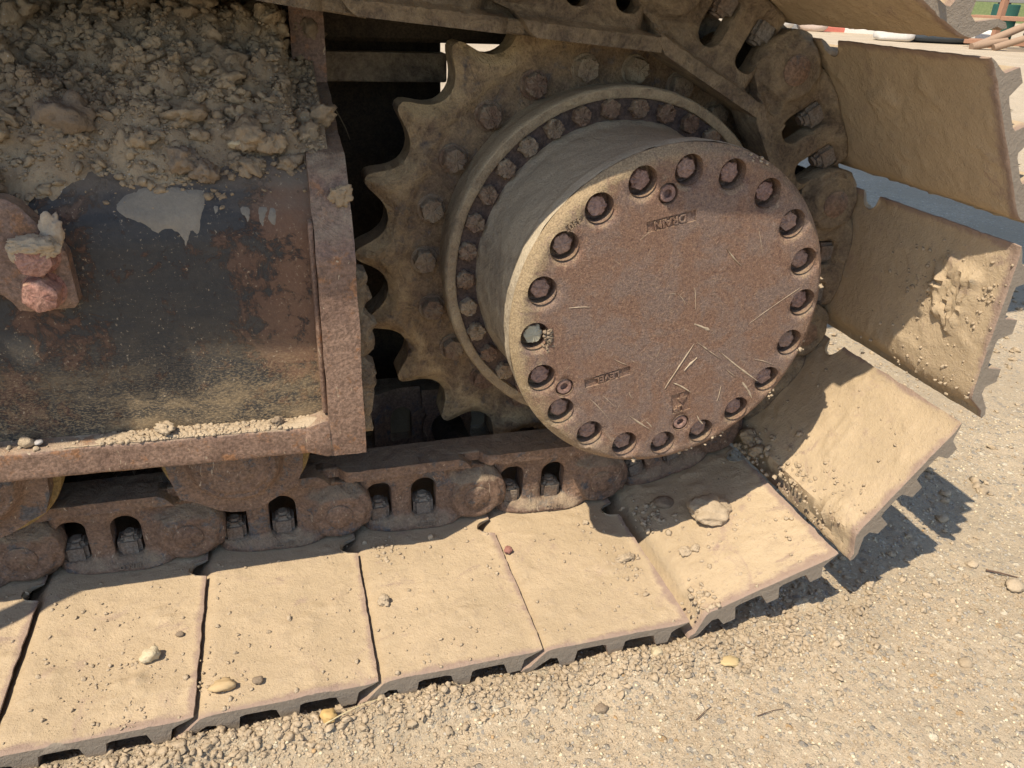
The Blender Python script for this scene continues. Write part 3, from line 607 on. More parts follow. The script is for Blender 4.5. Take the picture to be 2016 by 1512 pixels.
# plates that close the frame box behind
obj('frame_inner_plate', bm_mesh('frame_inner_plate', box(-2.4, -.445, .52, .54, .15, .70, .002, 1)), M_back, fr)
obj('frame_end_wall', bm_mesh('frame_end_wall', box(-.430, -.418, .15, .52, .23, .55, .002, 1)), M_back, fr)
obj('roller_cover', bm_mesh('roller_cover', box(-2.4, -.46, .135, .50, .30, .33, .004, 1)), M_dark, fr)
obj('frame_beam', bm_mesh('frame_beam', box(-.44, -.203, .44, .47, .640, .682, .004, 2)), M_linkd, fr)
# mud-caked edge just behind the end plate
e = []; 
for i in range(40):
    z = .225 + .23 * i / 39; e.append((-.379 + .009 * vnoise(np.array([[i * .35, 0, 0]]), 3)[0] + .006 * vnoise(np.array([[i * 1.1, 0, 0]]), 5)[0] + .010 * math.sin(math.pi * i / 39), z))
slab = e + [(-.415, .465), (-.415, .225)]
me = relief('caked_edge', slab, [], lambda v: .108 + fbm(np.stack([v[:, 0], v[:, 1], v[:, 0] * 0], 1), 40, 4, .6, 4) * .004 + .006 * (1 - sst(polydist(v, slab), 0, .008)), .14, .004)
o = obj('caked_mud', me, M_linkd, fr); o['kind'] = 'stuff'

def on_prof(u):
    acc = 0
    for (y0, z0), (y1, z1) in zip(PROF2[:-1], PROF2[1:]):
        L = math.hypot(y1 - y0, z1 - z0)
        if u <= acc + L or (y1, z1) == PROF2[-1]:
            t = (u - acc) / L; return (y0 + (y1 - y0) * t, z0 + (z1 - z0) * t, -(z1 - z0) / L, (y1 - y0) / L)
        acc += L
PROF2 = PROF
PU = lambda P2: np.array([on_prof(u) for u in P2])
def skin(name, poly, th, h=.004, mat=None, rough=.0006):
    """a thin ragged sheet of dried mud lying on the side plate; poly in (x, distance along the plate)"""
    q = resample(poly, .006); q = q + np.stack([fbm(np.stack([q[:, 0], q[:, 1], q[:, 0] * 0], 1), 90, 3, .6, 1), fbm(np.stack([q[:, 0], q[:, 1], q[:, 0] * 0 + 5], 1), 90, 3, .6, 1)], 1) * .0022
    me = relief(name, q, [], lambda v: -(th * sst(polydist(v, q), -.0005, .006) + fbm(np.stack([v[:, 0], v[:, 1], v[:, 0] * 0], 1), 80, 3, .6, 2) * rough) + .0002, .0015, h)
    c = np.zeros(len(me.vertices) * 3, np.float32); me.vertices.foreach_get('co', c); c = c.reshape(-1, 3); pp = PU(c[:, 2] - .045); d = -c[:, 1].copy()
    c[:, 1] = pp[:, 0] + pp[:, 2] * d; c[:, 2] = pp[:, 1] + pp[:, 3] * d; me.vertices.foreach_set('co', c.ravel()); me.update(); o = obj(name, me, mat or M_smear, fr); o['kind'] = 'stuff'; return o
skin('dried_mud', [(-.645, .350), (-.638, .340), (-.626, .332), (-.612, .325), (-.604, .318), (-.600, .306), (-.597, .320), (-.588, .322), (-.580, .316), (-.574, .292), (-.569, .312), (-.564, .318), (-.559, .309), (-.553, .320), (-.545, .348), (-.548, .366), (-.60, .374), (-.63, .364)], .0028)
for x, u, L, w in ((-.538, .338, .018, .005), (-.506, .336, .034, .007), (-.489, .334, .024, .007), (-.478, .334, .036, .0065), (-.671, .330, .024, .0040), (-.522, .338, .010, .003), (-.466, .325, .012, .0025)):
    skin('dried_mud', [(x - w, u + .012), (x - w * .9, u), (x - w * .5, u - L * .5), (x, u - L), (x + w * .4, u - L * .5), (x + w, u), (x + w * .9, u + .012)], .0022, .003)

# step bracket bolted on the side plate
bk = [(-1.26, .578), (-.760, .571), (-.735, .566), (-.725, .560), (-.698, .522), (-.690, .507), (-.689, .452), (-.694, .446), (-.738, .4445), (-.745, .4465)] + arc(-.790, .430, .046, 20, 100, 6) + [(-.85, .472), (-1.26, .472)]
me = relief('step_bracket', bk, [], lambda v: .0715 + .0025 * (1 - sst(polydist(v, bk), 0, .004)) + fbm(np.stack([v[:, 0], v[:, 1], v[:, 0] * 0], 1), 40, 3, .6, 4) * .0006, .095, .005)
brk = obj('step_bracket', me, M_frame, fr)
M_boltr = steel('bracket_bolt_rust', (.27, .12, .085), (.34, .19, .14), (.46, .35, .20), .45, 0, .62, rough=.45)
for i, (x, z) in enumerate(((-.7160, .5080), (-.7180, .4690))):
    b = obj('bolt', hexbolt('bolt', .0195, .024, .0215, .018, 60 + i, .25), M_boltr, brk, Matrix.Translation((x, .072, z)) @ Matrix.Rotation(.3 + i * .5, 4, 'Y'))
for c_, r_, fl, sd_ in (((-.716, .052, .5245), .0125, (1.7, .9, .75), 71), ((-.702, .054, .519), .010, (1.1, .8, 1.0), 72), ((-.730, .054, .517), .009, (1, .8, 1.1), 73), ((-.697, .066, .531), .012, (.9, .5, 1.5), 74), ((-.712, .046, .5235), .008, (1.8, .8, .7), 75)):
    V, F = clod_shape(4, sd_, .34, 1.3, fl, 5); o = obj('clay_lump', mesh_np('clay_lump', V * r_, F, True), M_mudtan if sd_ != 74 else M_smearp, brk, Matrix.Translation(c_)); o['kind'] = 'stuff'
# added unseen shadow caster with its arms, cut to the side plate's shadow shapes
caster_outline = [(-1.35, 1.02), (-1.10, 1.01), (-1.085, .955), (-1.055, .950), (-1.045, 1.01), (-.918, .995), (-.914, .947), (-.923, .927), (-.958, .950), (-.993, .979), (-.993, .85), (-1.35, .85)]
me = relief('shadow_caster', caster_outline, [], -.105, -.093, .02, smooth=30); obj('shadow_caster', me, M_frame, fr)
me = bm_mesh('caster_arm', box(-1.25, -1.19, -.0925, .0715, .50, .545, .004, 2)); obj('caster_arm', me, M_frame, fr)
me = bm_mesh('caster_arm', box(-1.25, -1.19, -.1035, -.0935, .50, .95, .002, 1)); obj('caster_riser', me, M_frame, fr)

# dirt lying on the bottom rail ledge
def dirt_strip(name, n, fx, fy, fz, smin, smax, mat, label=None, sub=1, cat=None, parent=None, pw=2.2, rough=.38, sq=.75):
    X = fx(n); Y = fy(n); Z = fz(X, Y); S = smin + (smax - smin) * RNG.random(n) ** pw
    me = scatter(name, np.stack([X, Y, Z + S * .2], 1), S, sub, rough, squash=sq); o = obj(name, me, mat, parent); o['kind'] = 'stuff'
    if label: o['label'] = label
    if cat: o['category'] = cat
    return o
railz = lambda X: .270 - .022 * (X + .44)
cl = np.concatenate([RNG.normal(-.625, .020, 200), RNG.normal(-.565, .03, 150), RNG.uniform(-.70, -.44, 700), RNG.uniform(-1.1, -.66, 80)])
o = dirt_strip('ledge_dirt', len(cl), lambda n: cl, lambda n: RNG.uniform(.066, .091, n), lambda X, Y: railz(X), .0007, .0042, M_mudtan, parent=fr, sub=2)
gx, gy = np.meshgrid(np.arange(-.74, -.436, .002), np.arange(.0655, .0935, .002)); q = np.stack([gx.ravel(), gy.ravel(), gx.ravel() * 0], 1)
hh = sst(q[:, 0], -.72, -.66) * (.0032 + .0035 * fbm(q, 28, 4, .6, 41)) * (1 - ((q[:, 1] - .0795) / .014) ** 2) + .0006 * fbm(q, 160, 3, .6, 4) - .0004
V = np.stack([q[:, 0], q[:, 1], railz(q[:, 0]) + hh], 1); ny, nx = gx.shape; I = np.arange(nx * ny).reshape(ny, nx); F = np.stack([I[:-1, :-1].ravel(), I[:-1, 1:].ravel(), I[1:, 1:].ravel(), I[1:, :-1].ravel()], 1)
o = obj('ledge_dust', mesh_np('ledge_dust', V, F, True), M_mudtan, fr); o['kind'] = 'stuff'
thing('clod', 'rounded dark-shadowed clod on the frame ledge left of its middle', 'clod', 'loose clods', scatter('clod', [(-.628, .077, .2835)], [.0115], 4, .34, 1), M_mudtan)
thing('pebble', 'tan oval pebble on the frame ledge near the left edge', 'pebble', None, scatter('pebble', [(-.778, .076, .2835)], [.0095], 3, .15, 1, True), M_mudtan)
thing('pebble', 'small grey round pebble beside the tan one on the ledge', 'pebble', None, scatter('pebble', [(-.7655, .076, .2815)], [.0062], 3, .12, 1, True), plain('grey_pebble', (.36, .33, .30)))
thing('clod', 'flat brown clod on the frame ledge near its right end', 'clod', 'loose clods', scatter('clod', [(-.497, .078, .2765)], [.0085], 4, .3, 1), M_clodbr)

# ------------------------------------------------------------------ track rollers
def roller(x, z, label):
    t = thing('track_roller', label, 'roller', 'bottom track rollers', loc=(x, 0, z))
    me = lathe(dense([(.0, .165), (.070, .163), (.088, .158), (.0985, .157), (.100, .161), (.100, .182), (.096, .188), (.072, .192), (.072, .44), (.10, .445), (.10, .47), (0, .47)], .01), 80, 35); obj('wheel', me, M_wheel, t)
    col = [(.0985 * math.cos(math.radians(a)), .0985 * math.sin(math.radians(a))) for a in range(20, 161, 10)] + [(-.090, .01), (-.086, -.024), (-.078, -.056), (-.056, -.066)] + arc(0, -.018, .071, 232, 308, 6) + [(.056, -.066), (.076, -.056), (.086, -.030), (.090, .01)]
    ff = lambda v: .112 + .022 * sst(np.hypot(v[:, 0], v[:, 1]), .052, .066) - .003 * (1 - sst(np.hypot(v[:, 0], v[:, 1]), .046, .050)) * 1.0 + .004 * (np.abs(np.hypot(v[:, 0], v[:, 1]) - .0455) < .0022) - .002 * (1 - sst(np.hypot(v[:, 0], v[:, 1]), .022, .026))
    obj('end_collar', relief('end_collar', col, [], ff, .156, .0045), M_link, t)
    obj('axle_plug', lathe([(0, .1048), (.0018, .1048), (.0030, .1062), (.019, .1062), (.0205, .109)], 32, 30), M_link, t)
roller(-.559, .194, 'bottom roller hub under the middle of the frame rail')
roller(-.875, .200, 'bottom roller with tan flange cut by the left edge')
for i in range(3): roller(-1.19 - .316 * i, .204, 'bottom roller beyond the left edge, ' + ['nearest to it', 'second from it', 'third from it'][i])

# ------------------------------------------------------------------ the rest of the machine behind: carbody, motor housing, upper body
mc = thing('machine_body', 'dark excavator undercarriage centre and upper body behind the track', 'excavator')
obj('motor_housing', bm_mesh('motor_housing', box(-2.4, -.175, .62, .80, .03, 1.02, .01, 2)), M_back, mc)
obj('motor_guard', bm_mesh('motor_guard', box(-.17, .13, .64, .80, .12, .46, .02, 3)), M_back, mc)
obj('top_plate', bm_mesh('top_plate', box(-2.4, .12, .50, .62, .692, .80, .006, 1)), M_back, mc)
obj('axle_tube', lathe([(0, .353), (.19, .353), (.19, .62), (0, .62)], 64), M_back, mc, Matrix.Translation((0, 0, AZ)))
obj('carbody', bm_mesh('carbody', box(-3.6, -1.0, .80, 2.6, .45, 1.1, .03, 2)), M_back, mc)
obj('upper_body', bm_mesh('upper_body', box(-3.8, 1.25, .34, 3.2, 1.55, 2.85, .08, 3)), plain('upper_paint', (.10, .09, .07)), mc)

# ------------------------------------------------------------------ mud heap on the sloping frame top
def prof_z(y): return np.interp(y, [p[0] for p in PROF2[2:]], [p[1] for p in PROF2[2:]])
gx, gy = np.meshgrid(np.arange(-1.05, -.404, .0038), np.arange(.100, .53, .0038)); g = np.stack([gx.ravel(), gy.ravel(), gx.ravel() * 0], 1)
def front_line(x): return np.interp(x, [-1.05, -.75, -.723, -.70, -.663, -.617, -.542, -.482, -.438, -.41], [.110, .113, .104, .110, .135, .118, .112, .137, .126, .110])
def heap(x, y):
    q = np.stack([x, y, x * 0], 1); d = y - front_line(x) + .018 * fbm(q, 14, 3, .6, 21); b = np.clip(d, 0, 1)
    h = .022 * sst(d, 0, .05) + .36 * np.clip(b - .07, 0, .14) + .02 * fbm(q, 9, 3, .5, 5) * sst(d, 0, .06)
    h += (np.abs(fbm(q, 26, 4, .6, 8)) * .020 + fbm(q, 80, 3, .6, 9) * .0045) * sst(d, -.005, .03); h = h * (1 - .72 * sst(x, -.452, -.436) * (1 - .0 * y))
    return prof_z(y) + np.where(d > -.004, h, -.004) - .002
hz = heap(g[:, 0], g[:, 1]); V = np.stack([g[:, 0], g[:, 1], hz], 1); ny, nx = gx.shape; I = np.arange(nx * ny).reshape(ny, nx)
F = np.stack([I[:-1, :-1].ravel(), I[:-1, 1:].ravel(), I[1:, 1:].ravel(), I[1:, :-1].ravel()], 1)
o = obj('mud_heap', mesh_np('mud_heap', V, F, True), M_mud); o['kind'] = 'stuff'; o['label'] = 'grey-brown crumbly mud heaped along the top of the track frame'; o['category'] = 'mud'
def heap_points(n, y0, y1, x0=-1.0, x1=-.41):
    X = RNG.uniform(x0, x1, n); Y = RNG.uniform(y0, y1, n); ok = (Y > front_line(X) - .004); return X[ok], Y[ok]
VV = []
for n_, lo, hi, sub, y0, y1 in ((170, .009, .021, 3, .13, .46), (1700, .0035, .009, 2, .11, .46), (9000, .0012, .0038, 1, .10, .42)):
    X, Y = heap_points(n_, y0, y1); S = lo + (hi - lo) * RNG.random(len(X)) ** 1.8; Z = heap(X, Y)
    o = obj('mud_crumbs', scatter('mud_crumbs', np.stack([X, Y, Z + S * .35], 1), S, sub, .5, 9, squash=.85), M_mud); o['kind'] = 'stuff'; o['label'] = 'loose crumbs of mud lying over the heap on the frame'; o['category'] = 'mud'
# few crumbs that rolled on the painted slope
o = dirt_strip('slope_crumbs', 140, lambda n: RNG.uniform(-.76, -.40, n), lambda n: RNG.uniform(.102, .16, n), lambda X, Y: prof_z(Y) + .001, .0012, .005, M_mud, parent=fr, sub=2)
def clod(x, y, z, r, label, mat=M_mud, seed=3, flat=(1, 1, .85), rough=.36, name='clod', sub=4, rz=0, cat='clod'):
    V, F = clod_shape(sub, seed, rough, 1.25, flat, 5); V = V * r; return thing(name, label, cat, 'loose clods' if name == 'clod' else None, mesh_np(name, V, F, True), mat, Matrix.Translation((x, y, z)) @ Matrix.Rotation(rz, 4, 'Z'))
CL = [(-.684, .165, .628, .030, 'largest brown clod at the left front of the mud heap', M_clodbr, 5), (-.566, .128, .592, .017, 'brown lump at the heap foot above the dried mud patch', M_clodbr, 6), (-.545, .122, .580, .013, 'small rough clod right of the brown lump at the heap foot', M_clodbr, 8),
      (-.498, .150, .612, .020, 'double grey clod near the frame end at the heap foot', M_mud, 9), (-.470, .145, .606, .015, 'knobbly clod closest to the end plate in the heap', M_mud, 10), (-.523, .26, .668, .030, 'tall tan clod high on the right half of the heap', M_mud, 12),
      (-.603, .225, .645, .022, 'reddish blocky clod in the middle of the heap', M_clodbr, 13), (-.765, .105, .575, .030, 'tan clod slumped over the step bracket at the left edge', M_clodbr, 14), (-.412, .37, .715, .022, 'clod on top of the upright end plate', M_clodbr, 15), (-.415, .24, .622, .017, 'clod stuck on the end plate slope', M_mud, 16)]
for x, y, z, r, lab, m, sd_ in CL: clod(x, y, z, r, lab, m, sd_)
clod(-.510, .140, .606, .0075, 'pale shell-like stone beside the double grey clod', M_stone, 20, (1, .8, .6), .3, 'stone', 3, cat='stone')
clod(-.402, .092, .556, .0115, 'grey mud blob stuck on the end plate shoulder', M_mud, 22, (1, .4, 1), .4)

# ------------------------------------------------------------------ ground
def graded(a, b, h, far, g=1.16):
    xs = list(np.arange(a, b, h)); s = h; x = xs[-1]
    while x < far: s = min(s * g, 12); x += s; xs.append(x)
    s = h; x = a; pre = []
    while x > -far: s = min(s * g, 12); x -= s; pre.append(x)
    return np.array(pre[::-1] + xs)
def ground_h(x, y):
    q = np.stack([x, y, x * 0], 1); near = np.exp(-((x) ** 2 + y ** 2) / 9)
    h = -.0480 + .004 * fbm(q, 3, 3, .5, 1) + near * (.0022 * fbm(q, 22, 4, .6, 3) + .0011 * fbm(q, 110, 3, .6, 4))
    edge = np.exp(-((y + .138) / .030) ** 2) * sst(-x, -.28, .15); h += edge * (.017 + .005 * sst(-x, .2, .5) + .009 * np.clip(fbm(q, 16, 4, .6, 7), -.5, 1.2) + .004 * np.abs(fbm(q, 60, 3, .6, 9)))
    e2 = np.exp(-((y + .11) / .06) ** 2) * np.exp(-((x - .20) / .16) ** 2); h += e2 * (.004 + .008 * np.abs(fbm(q, 24, 4, .6, 17)))
    under = sst(y, -.112, -.095) * sst(-x, -.25, .0); h -= under * .004
    h += .030 * sst(y, 3, 14) * fbm(q, .35, 3, .5, 6); return h
xs = graded(-1.0, 1.15, .0034, 420); ys = graded(-.50, .30, .0030, 420); gx, gy = np.meshgrid(xs, ys); X = gx.ravel(); Y = gy.ravel(); Z = ground_h(X, Y); nx, ny = len(xs), len(ys); I = np.arange(nx * ny).reshape(ny, nx)
F = np.stack([I[:-1, :-1].ravel(), I[:-1, 1:].ravel(), I[1:, 1:].ravel(), I[1:, :-1].ravel()], 1)
o = obj('ground', mesh_np('ground', np.stack([X, Y, Z], 1), F, True), M_ground); o['kind'] = 'structure'
M_peb = []
def ground_scatter(name, n, fx, fy, lo, hi, mat, sub, pw, label, rough=.3, sink=.25, sq=.7):
    X = fx(n); Y = fy(n); S = lo + (hi - lo) * RNG.random(n) ** pw; Z = ground_h(X, Y); o = obj(name, scatter(name, np.stack([X, Y, Z + S * sink], 1), S, sub, rough, 9, squash=sq), mat); o['kind'] = 'stuff'; o['label'] = label; return o
UX = lambda a, b: (lambda n: RNG.uniform(a, b, n))
M_gt = m_mud('grit_tan', (.36, .275, .18), (.47, .365, .245), bump=.9)
ground_scatter('grit', 15000, UX(-.95, 1.15), lambda n: -.10 - np.abs(RNG.normal(0, .18, n)), .0010, .0034, M_gt, 1, 2.2, 'fine tan grit on the ground', .3)
ground_scatter('dirt_clods', 3400, UX(-.95, .20), lambda n: RNG.normal(-.145, .016, n), .0009, .0068, M_gt, 2, 4.5, 'crumbled clods pushed up along the track edge', .55)
ground_scatter('dirt_clods', 1300, lambda n: RNG.normal(.26, .16, n), lambda n: RNG.normal(-.10, .055, n), .0009, .0072, M_gt, 2, 4.5, 'crumbled clods beside the rising shoes', .55)
ground_scatter('gravel', 6500, UX(-.5, 1.15), UX(-.5, .35), .0010, .0042, plain('gravel_grey', (.33, .285, .225), .8, .35, 60), 1, 2.4, 'grey gravel bits in the dirt', .4, .15)
ground_scatter('gravel', 6000, UX(-.6, 1.15), UX(-.5, .35), .0009, .0036, plain('gravel_cream', (.55, .46, .31), .8, .25, 60), 1, 2.4, 'cream gravel bits in the dirt', .4, .15)
ground_scatter('gravel', 160, UX(-.9, 1.15), UX(-.5, .3), .0016, .0046, plain('gravel_orange', (.40, .26, .13), .8, .2, 60), 1, 1.6, 'orange gravel bits in the dirt', .25, .15)
ground_scatter('dirt_clods', 1500, UX(.35, 1.9), UX(-.05, 1.6), .002, .012, M_gt, 2, 3.0, 'clods on the ground right of the track', .5)
for i in range(1):
    pass
def gz(x, y): return float(ground_h(np.array([x]), np.array([y]))[0])
for x, y, r, lab, m, sd_, fl in ((-.027, -.130, .0085, 'round cream stone at the track edge below the last flat shoe', M_stone, 31, (1, 1, .7)), (.069, -.164, .012, 'flat yellow stone on the ground right of the cream one', plain('stone_yellow', (.46, .34, .17)), 32, (1.3, .8, .35)), (-.132, -.190, .008, 'brown flake of dirt alone on the lower centre ground', M_clodbr, 33, (1.2, .8, .4)),
                                (.600, -.135, .0165, 'large tan clod at the right edge of the photo', M_gt, 34, (1, .8, .5)), (.400, -.244, .0085, 'round pale stone on the lower right ground', M_gt, 35, (1, 1, .6)), (-.469, -.140, .010, 'ochre stone half buried in the dirt left of centre', plain('stone_ochre', (.50, .33, .13)), 36, (1, .9, .7)), (.575, -.075, .010, 'small tan block beside the dark twig at right', M_gt, 37, (1, .8, .6))):
    clod(x, y, gz(x, y) + r * .25, r, lab, m, sd_, fl, .28, 'stone', 3, cat='stone')
def twig(p0, p1, r, label, mat, bend=.006):
    cu = []; k = 8; bm = bmesh.new(); p0 = Vector(p0); p1 = Vector(p1); d = (p1 - p0); s = d.normalized().orthogonal().normalized(); t = d.normalized().cross(s); rings = []
    for i in range(k + 1):
        u = i / k; c = p0 + d * u + (s * math.sin(u * 3.1) + t * math.sin(u * 5)) * bend * .5; rr = r * (1 - .5 * u); rings.append([bm.verts.new(c + (s * math.cos(a) + t * math.sin(a)) * rr) for a in (0, 1.26, 2.51, 3.77, 5.03)])
    for i in range(k):
        for j in range(5): bm.faces.new((rings[i][j], rings[i][(j + 1) % 5], rings[i + 1][(j + 1) % 5], rings[i + 1][j]))
    bm.faces.new(rings[0][::-1]); bm.faces.new(rings[-1]); return thing('twig', label, 'twig', None, bm_mesh('twig', bm, 60), mat)
M_twig = plain('twig_dark', (.10, .06, .04)); M_straw = plain('straw', (.52, .42, .24))
def gpt(x, y, dz=.002): return (x, y, gz(x, y) + dz)
twig(gpt(.585, -.093, .004), gpt(.625, -.118, .003), .0017, 'short dark brown twig on the ground at right', M_twig, .001)
twig(gpt(.44, -.30, .003), gpt(.49, -.335, .002), .0008, 'long pale straw at the lower right', M_straw, .006)
twig(gpt(.09, -.10, .004), gpt(.115, -.155, .004), .0008, 'thin grey stalk on the ground below the second rising shoe', M_twig, .004)
twig(gpt(-.02, -.235, .003), gpt(.01, -.222, .003), .0007, 'thin dark stalk low on the centre ground', M_twig, .003)
twig(gpt(-.475, -.150, .006), gpt(-.405, -.130, .010), .0009, 'pale straw across the clods at lower left', M_straw, .006)
twig(gpt(.06, -.25, .003), gpt(.10, -.248, .003), .0007, 'reddish dry stalk in the gravel right of centre', M_twig, .003)

for k_, s_, w_ in ((12, .161, .016), (12, .091, .016), (11, .161, .014), (11, .091, .012)):
    V, F = clod_shape(4, 80 + k_, .22, 1.6, (1, 1, 1), 5); V = V * np.array([w_ * 1.15, .13, .011]); par = [o for o in bpy.data.objects if o.get('label') == shoe_label(k_)][0]
    o = obj('packed_mud', mesh_np('packed_mud', V, F, True), M_mudtan, par, Matrix.Translation((s_, YE + .136, -.046 - .017))); o['kind'] = 'stuff'
# loose dirt on the shoes
def on_shoe(k, s, y, lift=0.0):
    a, b = pins[k], pins[k + 1]; d = (b - a).normalized(); n = Vector((-d.z, 0, d.x)); top = 0.0
    return a + d * s + Vector((0, y, 0)) + n * (-.046 + lift)
pts = []; S = []
for k in range(3, 10):
    m = 170 if k < 9 else 60
    for i in range(m):
        s = random.uniform(.03, .23); y = YE + .004 + random.random() ** 1.0 * .27; r = .0007 + .0030 * random.random() ** 3.5
        if random.random() < .04: r *= 1.7
        pts.append(on_shoe(k, s, y, r * .4)); S.append(r)
for k, s, y, m, sp, rr in ((7, .19, .02, 60, .012, .004), (8, .03, -.1, 40, .01, .005), (8, .16, .0, 25, .02, .004), (6, .06, .13, 40, .012, .004), (8, .035, .10, 50, .014, .006), (9, .03, .02, 110, .012, .0045), (4, .13, -.02, 60, .03, .0024), (4, .16, -.07, 90, .025, .0024), (10, .15, -.03, 160, .03, .0035), (9, .04, -.06, 60, .02, .0035), (7, .17, .10, 24, .01, .004), (9, .02, .12, 60, .02, .007), (10, .035, -.02, 60, .03, .0035), (5, .04, -.06, 30, .02, .0035)):
    for i in range(m):
        s_ = min(.232, max(.0, s + random.gauss(0, sp))); y_ = max(YE + .004, y + random.gauss(0, sp * 1.6)); r = rr * (.3 + .7 * random.random() ** 1.5); pts.append(on_shoe(k, s_, y_, r * .25)); S.append(r)
o = obj('shoe_dirt', scatter('shoe_dirt', [tuple(p) for p in pts], S, 2, .4, 9, squash=.9), M_mudtan); o['kind'] = 'stuff'; o['label'] = 'crumbs and grit lying on the track shoes'; o['category'] = 'dirt'
def shoe_item(k, s, y, r, lift, *a, **kw): p = on_shoe(k, s, y, lift); return clod(p.x, p.y, p.z, r, *a, **kw)
clod(-.680, -.012, .0085, .0115, 'pale cream cube-like stone on the second bottom shoe', M_stone, 41, (1, .9, 1), .3, 'stone', 3, cat='stone')
clod(-.590, -.082, .006, .0092, 'yellow-brown pebble at the corner of the third bottom shoe', plain('pebble_ochre', (.42, .30, .16)), 42, (1.4, .9, .7), .34, 'stone', 3, cat='stone')
clod(-.549, -.083, .005, .0065, 'small brown stone right of the yellow-brown pebble', M_clodbr, 43, (1, .9, .8), .25, 'stone', 3, cat='stone')
clod(-.648, .022, .003, .0045, 'tiny rounded brown pebble above right of the cream stone', M_clodbr, 44, (1.2, .9, .7), .15, 'stone', 3, cat='stone')
clod(-.181, .084, .004, .0075, 'dark red chip in the gap between two bottom shoes', M_stoner, 45, (1, .9, .7), .25, 'stone', 3, rz=.6, cat='stone')
shoe_item(8, .128, .050, .026, .011, 'big tan clod on the first rising shoe at the shadow edge', M_mudtan, 46, (1.25, 1, .55), .26)
shoe_item(8, .075, .115, .017, .003, 'dusty flat stone in the shade behind the big tan clod', M_clodbr, 47, (1.1, .9, .45), .12, name='stone', sub=3, cat='stone')
shoe_item(8, .055, .0, .0095, .003, 'tan clod with dark shadow low on the first rising shoe', M_mudtan, 48, (1.1, .9, .6), .3)
shoe_item(8, .070, -.003, .008, .003, 'orange-tan clod beside the shadowed one', M_mudtan, 49, (.9, .9, .6), .3)
shoe_item(7, .200, .028, .014, .003, 'ridge-shaped clod near the edge of the last flat shoe', M_mudtan, 50, (1.1, .6, .55), .35)
shoe_item(6, .045, .02, .010, .004, 'rounded clod in the joint left of the red chip shoe', M_mudtan, 51, (.8, 1.1, .9), .3)
shoe_item(9, .025, .155, .015, .003, 'grey clod in the corner below the cover', M_mud, 52, (1, 1, .8), .3)
shoe_item(9, .018, .12, .013, .003, 'grey flattened clod at the crease of the tilted shoe', M_mud, 53, (1.2, .9, .7), .25)
# dry root hanging by the beam
twig((-.385, .43, .690), (-.365, .415, .560), .0012, 'dry root hanging beside the frame beam', plain('root', (.20, .15, .09)), .02)

# ------------------------------------------------------------------ the yard far behind
M_white = plain('barrier_white', (.62, .58, .52)); M_red = plain('barrier_red', (.48, .15, .11)); M_orange = plain('rust_orange', (.34, .18, .11)); M_green = plain('drum_green', (.02, .075, .055)); M_tarp = plain('tarp_black', (.05, .06, .07), .5); M_post = plain('post_dark', (.03, .03, .03)); M_grass = m_mud('grass_green', (.13, .165, .07), (.19, .225, .10))
def gnd(x, y): return gz(x, y)
def bag(x, y, w, h, label, mat, name='bulk_bag', cat='bag', n=6, yaw=-.6):
    V, F = clod_shape(4, 60 + n, .06, 1.4, (1, .8, 1), 3); V = np.sign(V) * np.abs(V) ** .55; V = V * np.array([w / 2, w / 2.6, h / 2]); return thing(name, label, cat, None, mesh_np(name, V, F, True), mat, Matrix.Translation((x, y, gnd(x, y) + h * .47)) @ Matrix.Rotation(yaw, 4, 'Z'))
bag(13.6, 20.5, 1.1, .85, 'white and rust-stained bulk bag far behind above the track', M_white); bag(14.7, 20.3, .9, .75, 'pinkish bulk bag right of the white one', plain('bag_pink', (.62, .50, .42)), n=8)
def barrier(x, y, w, h, label, mat, yaw=-.65):
    bm = bmesh.new(); pr_ = [(-.25, 0), (-.25, .12), (-.12, .35), (-.08, h), (.08, h), (.12, .35), (.25, .12), (.25, 0)]; a = [bm.verts.new((-w / 2, p, q)) for p, q in pr_]; b = [bm.verts.new((w / 2, p, q)) for p, q in pr_]
    bm.faces.new(a); bm.faces.new(b[::-1])
    for i in range(8): bm.faces.new((a[i], b[i], b[(i + 1) % 8], a[(i + 1) % 8]))
    bmesh.ops.recalc_face_normals(bm, faces=bm.faces); return thing('road_barrier', label, 'barrier', None, bm_mesh('road_barrier', bm), mat, Matrix.Translation((x, y, gnd(x, y) - .01)) @ Matrix.Rotation(yaw, 4, 'Z'))
barrier(15.7, 20.7, .72, .85, 'red plastic barrier between the bags and white barrier', M_red); barrier(15.2, 21.8, .8, .75, 'dark grey barrier behind the red one', plain('barrier_grey', (.22, .22, .22)))
barrier(17.0, 21.3, .6, .7, 'black barrier just right of the red one', M_post); barrier(16.3, 20.1, 1.0, .62, 'white plastic barrier above the upright shoe', M_white); barrier(17.1, 19.6, .9, .60, 'pale pinkish barrier right of the white barrier', plain('barrier_pale', (.62, .55, .48)))
def pipe(name, x, y, z, L, r, yaw, label, mat, pitch=0, parent=None, cat='pipe', n=20):
    bm = bmesh.new(); bmesh.ops.create_cone(bm, cap_ends=True, segments=n, radius1=r, radius2=r, depth=L); me = bm_mesh(name, bm, 40); M = Matrix.Translation((x, y, z)) @ Matrix.Rotation(yaw, 4, 'Z') @ Matrix.Rotation(math.radians(90) + pitch, 4, 'Y')
    return obj(name, me, mat, parent, M) if parent else thing(name, label, cat, None, me, mat, M)
pipe('concrete_pipe', 18.1, 19.7, gnd(18.1, 19.7) + .2, 1.4, .2, -.7, 'short rusty pipe right of the pale barrier', plain('pipe_rust', (.34, .22, .15)))
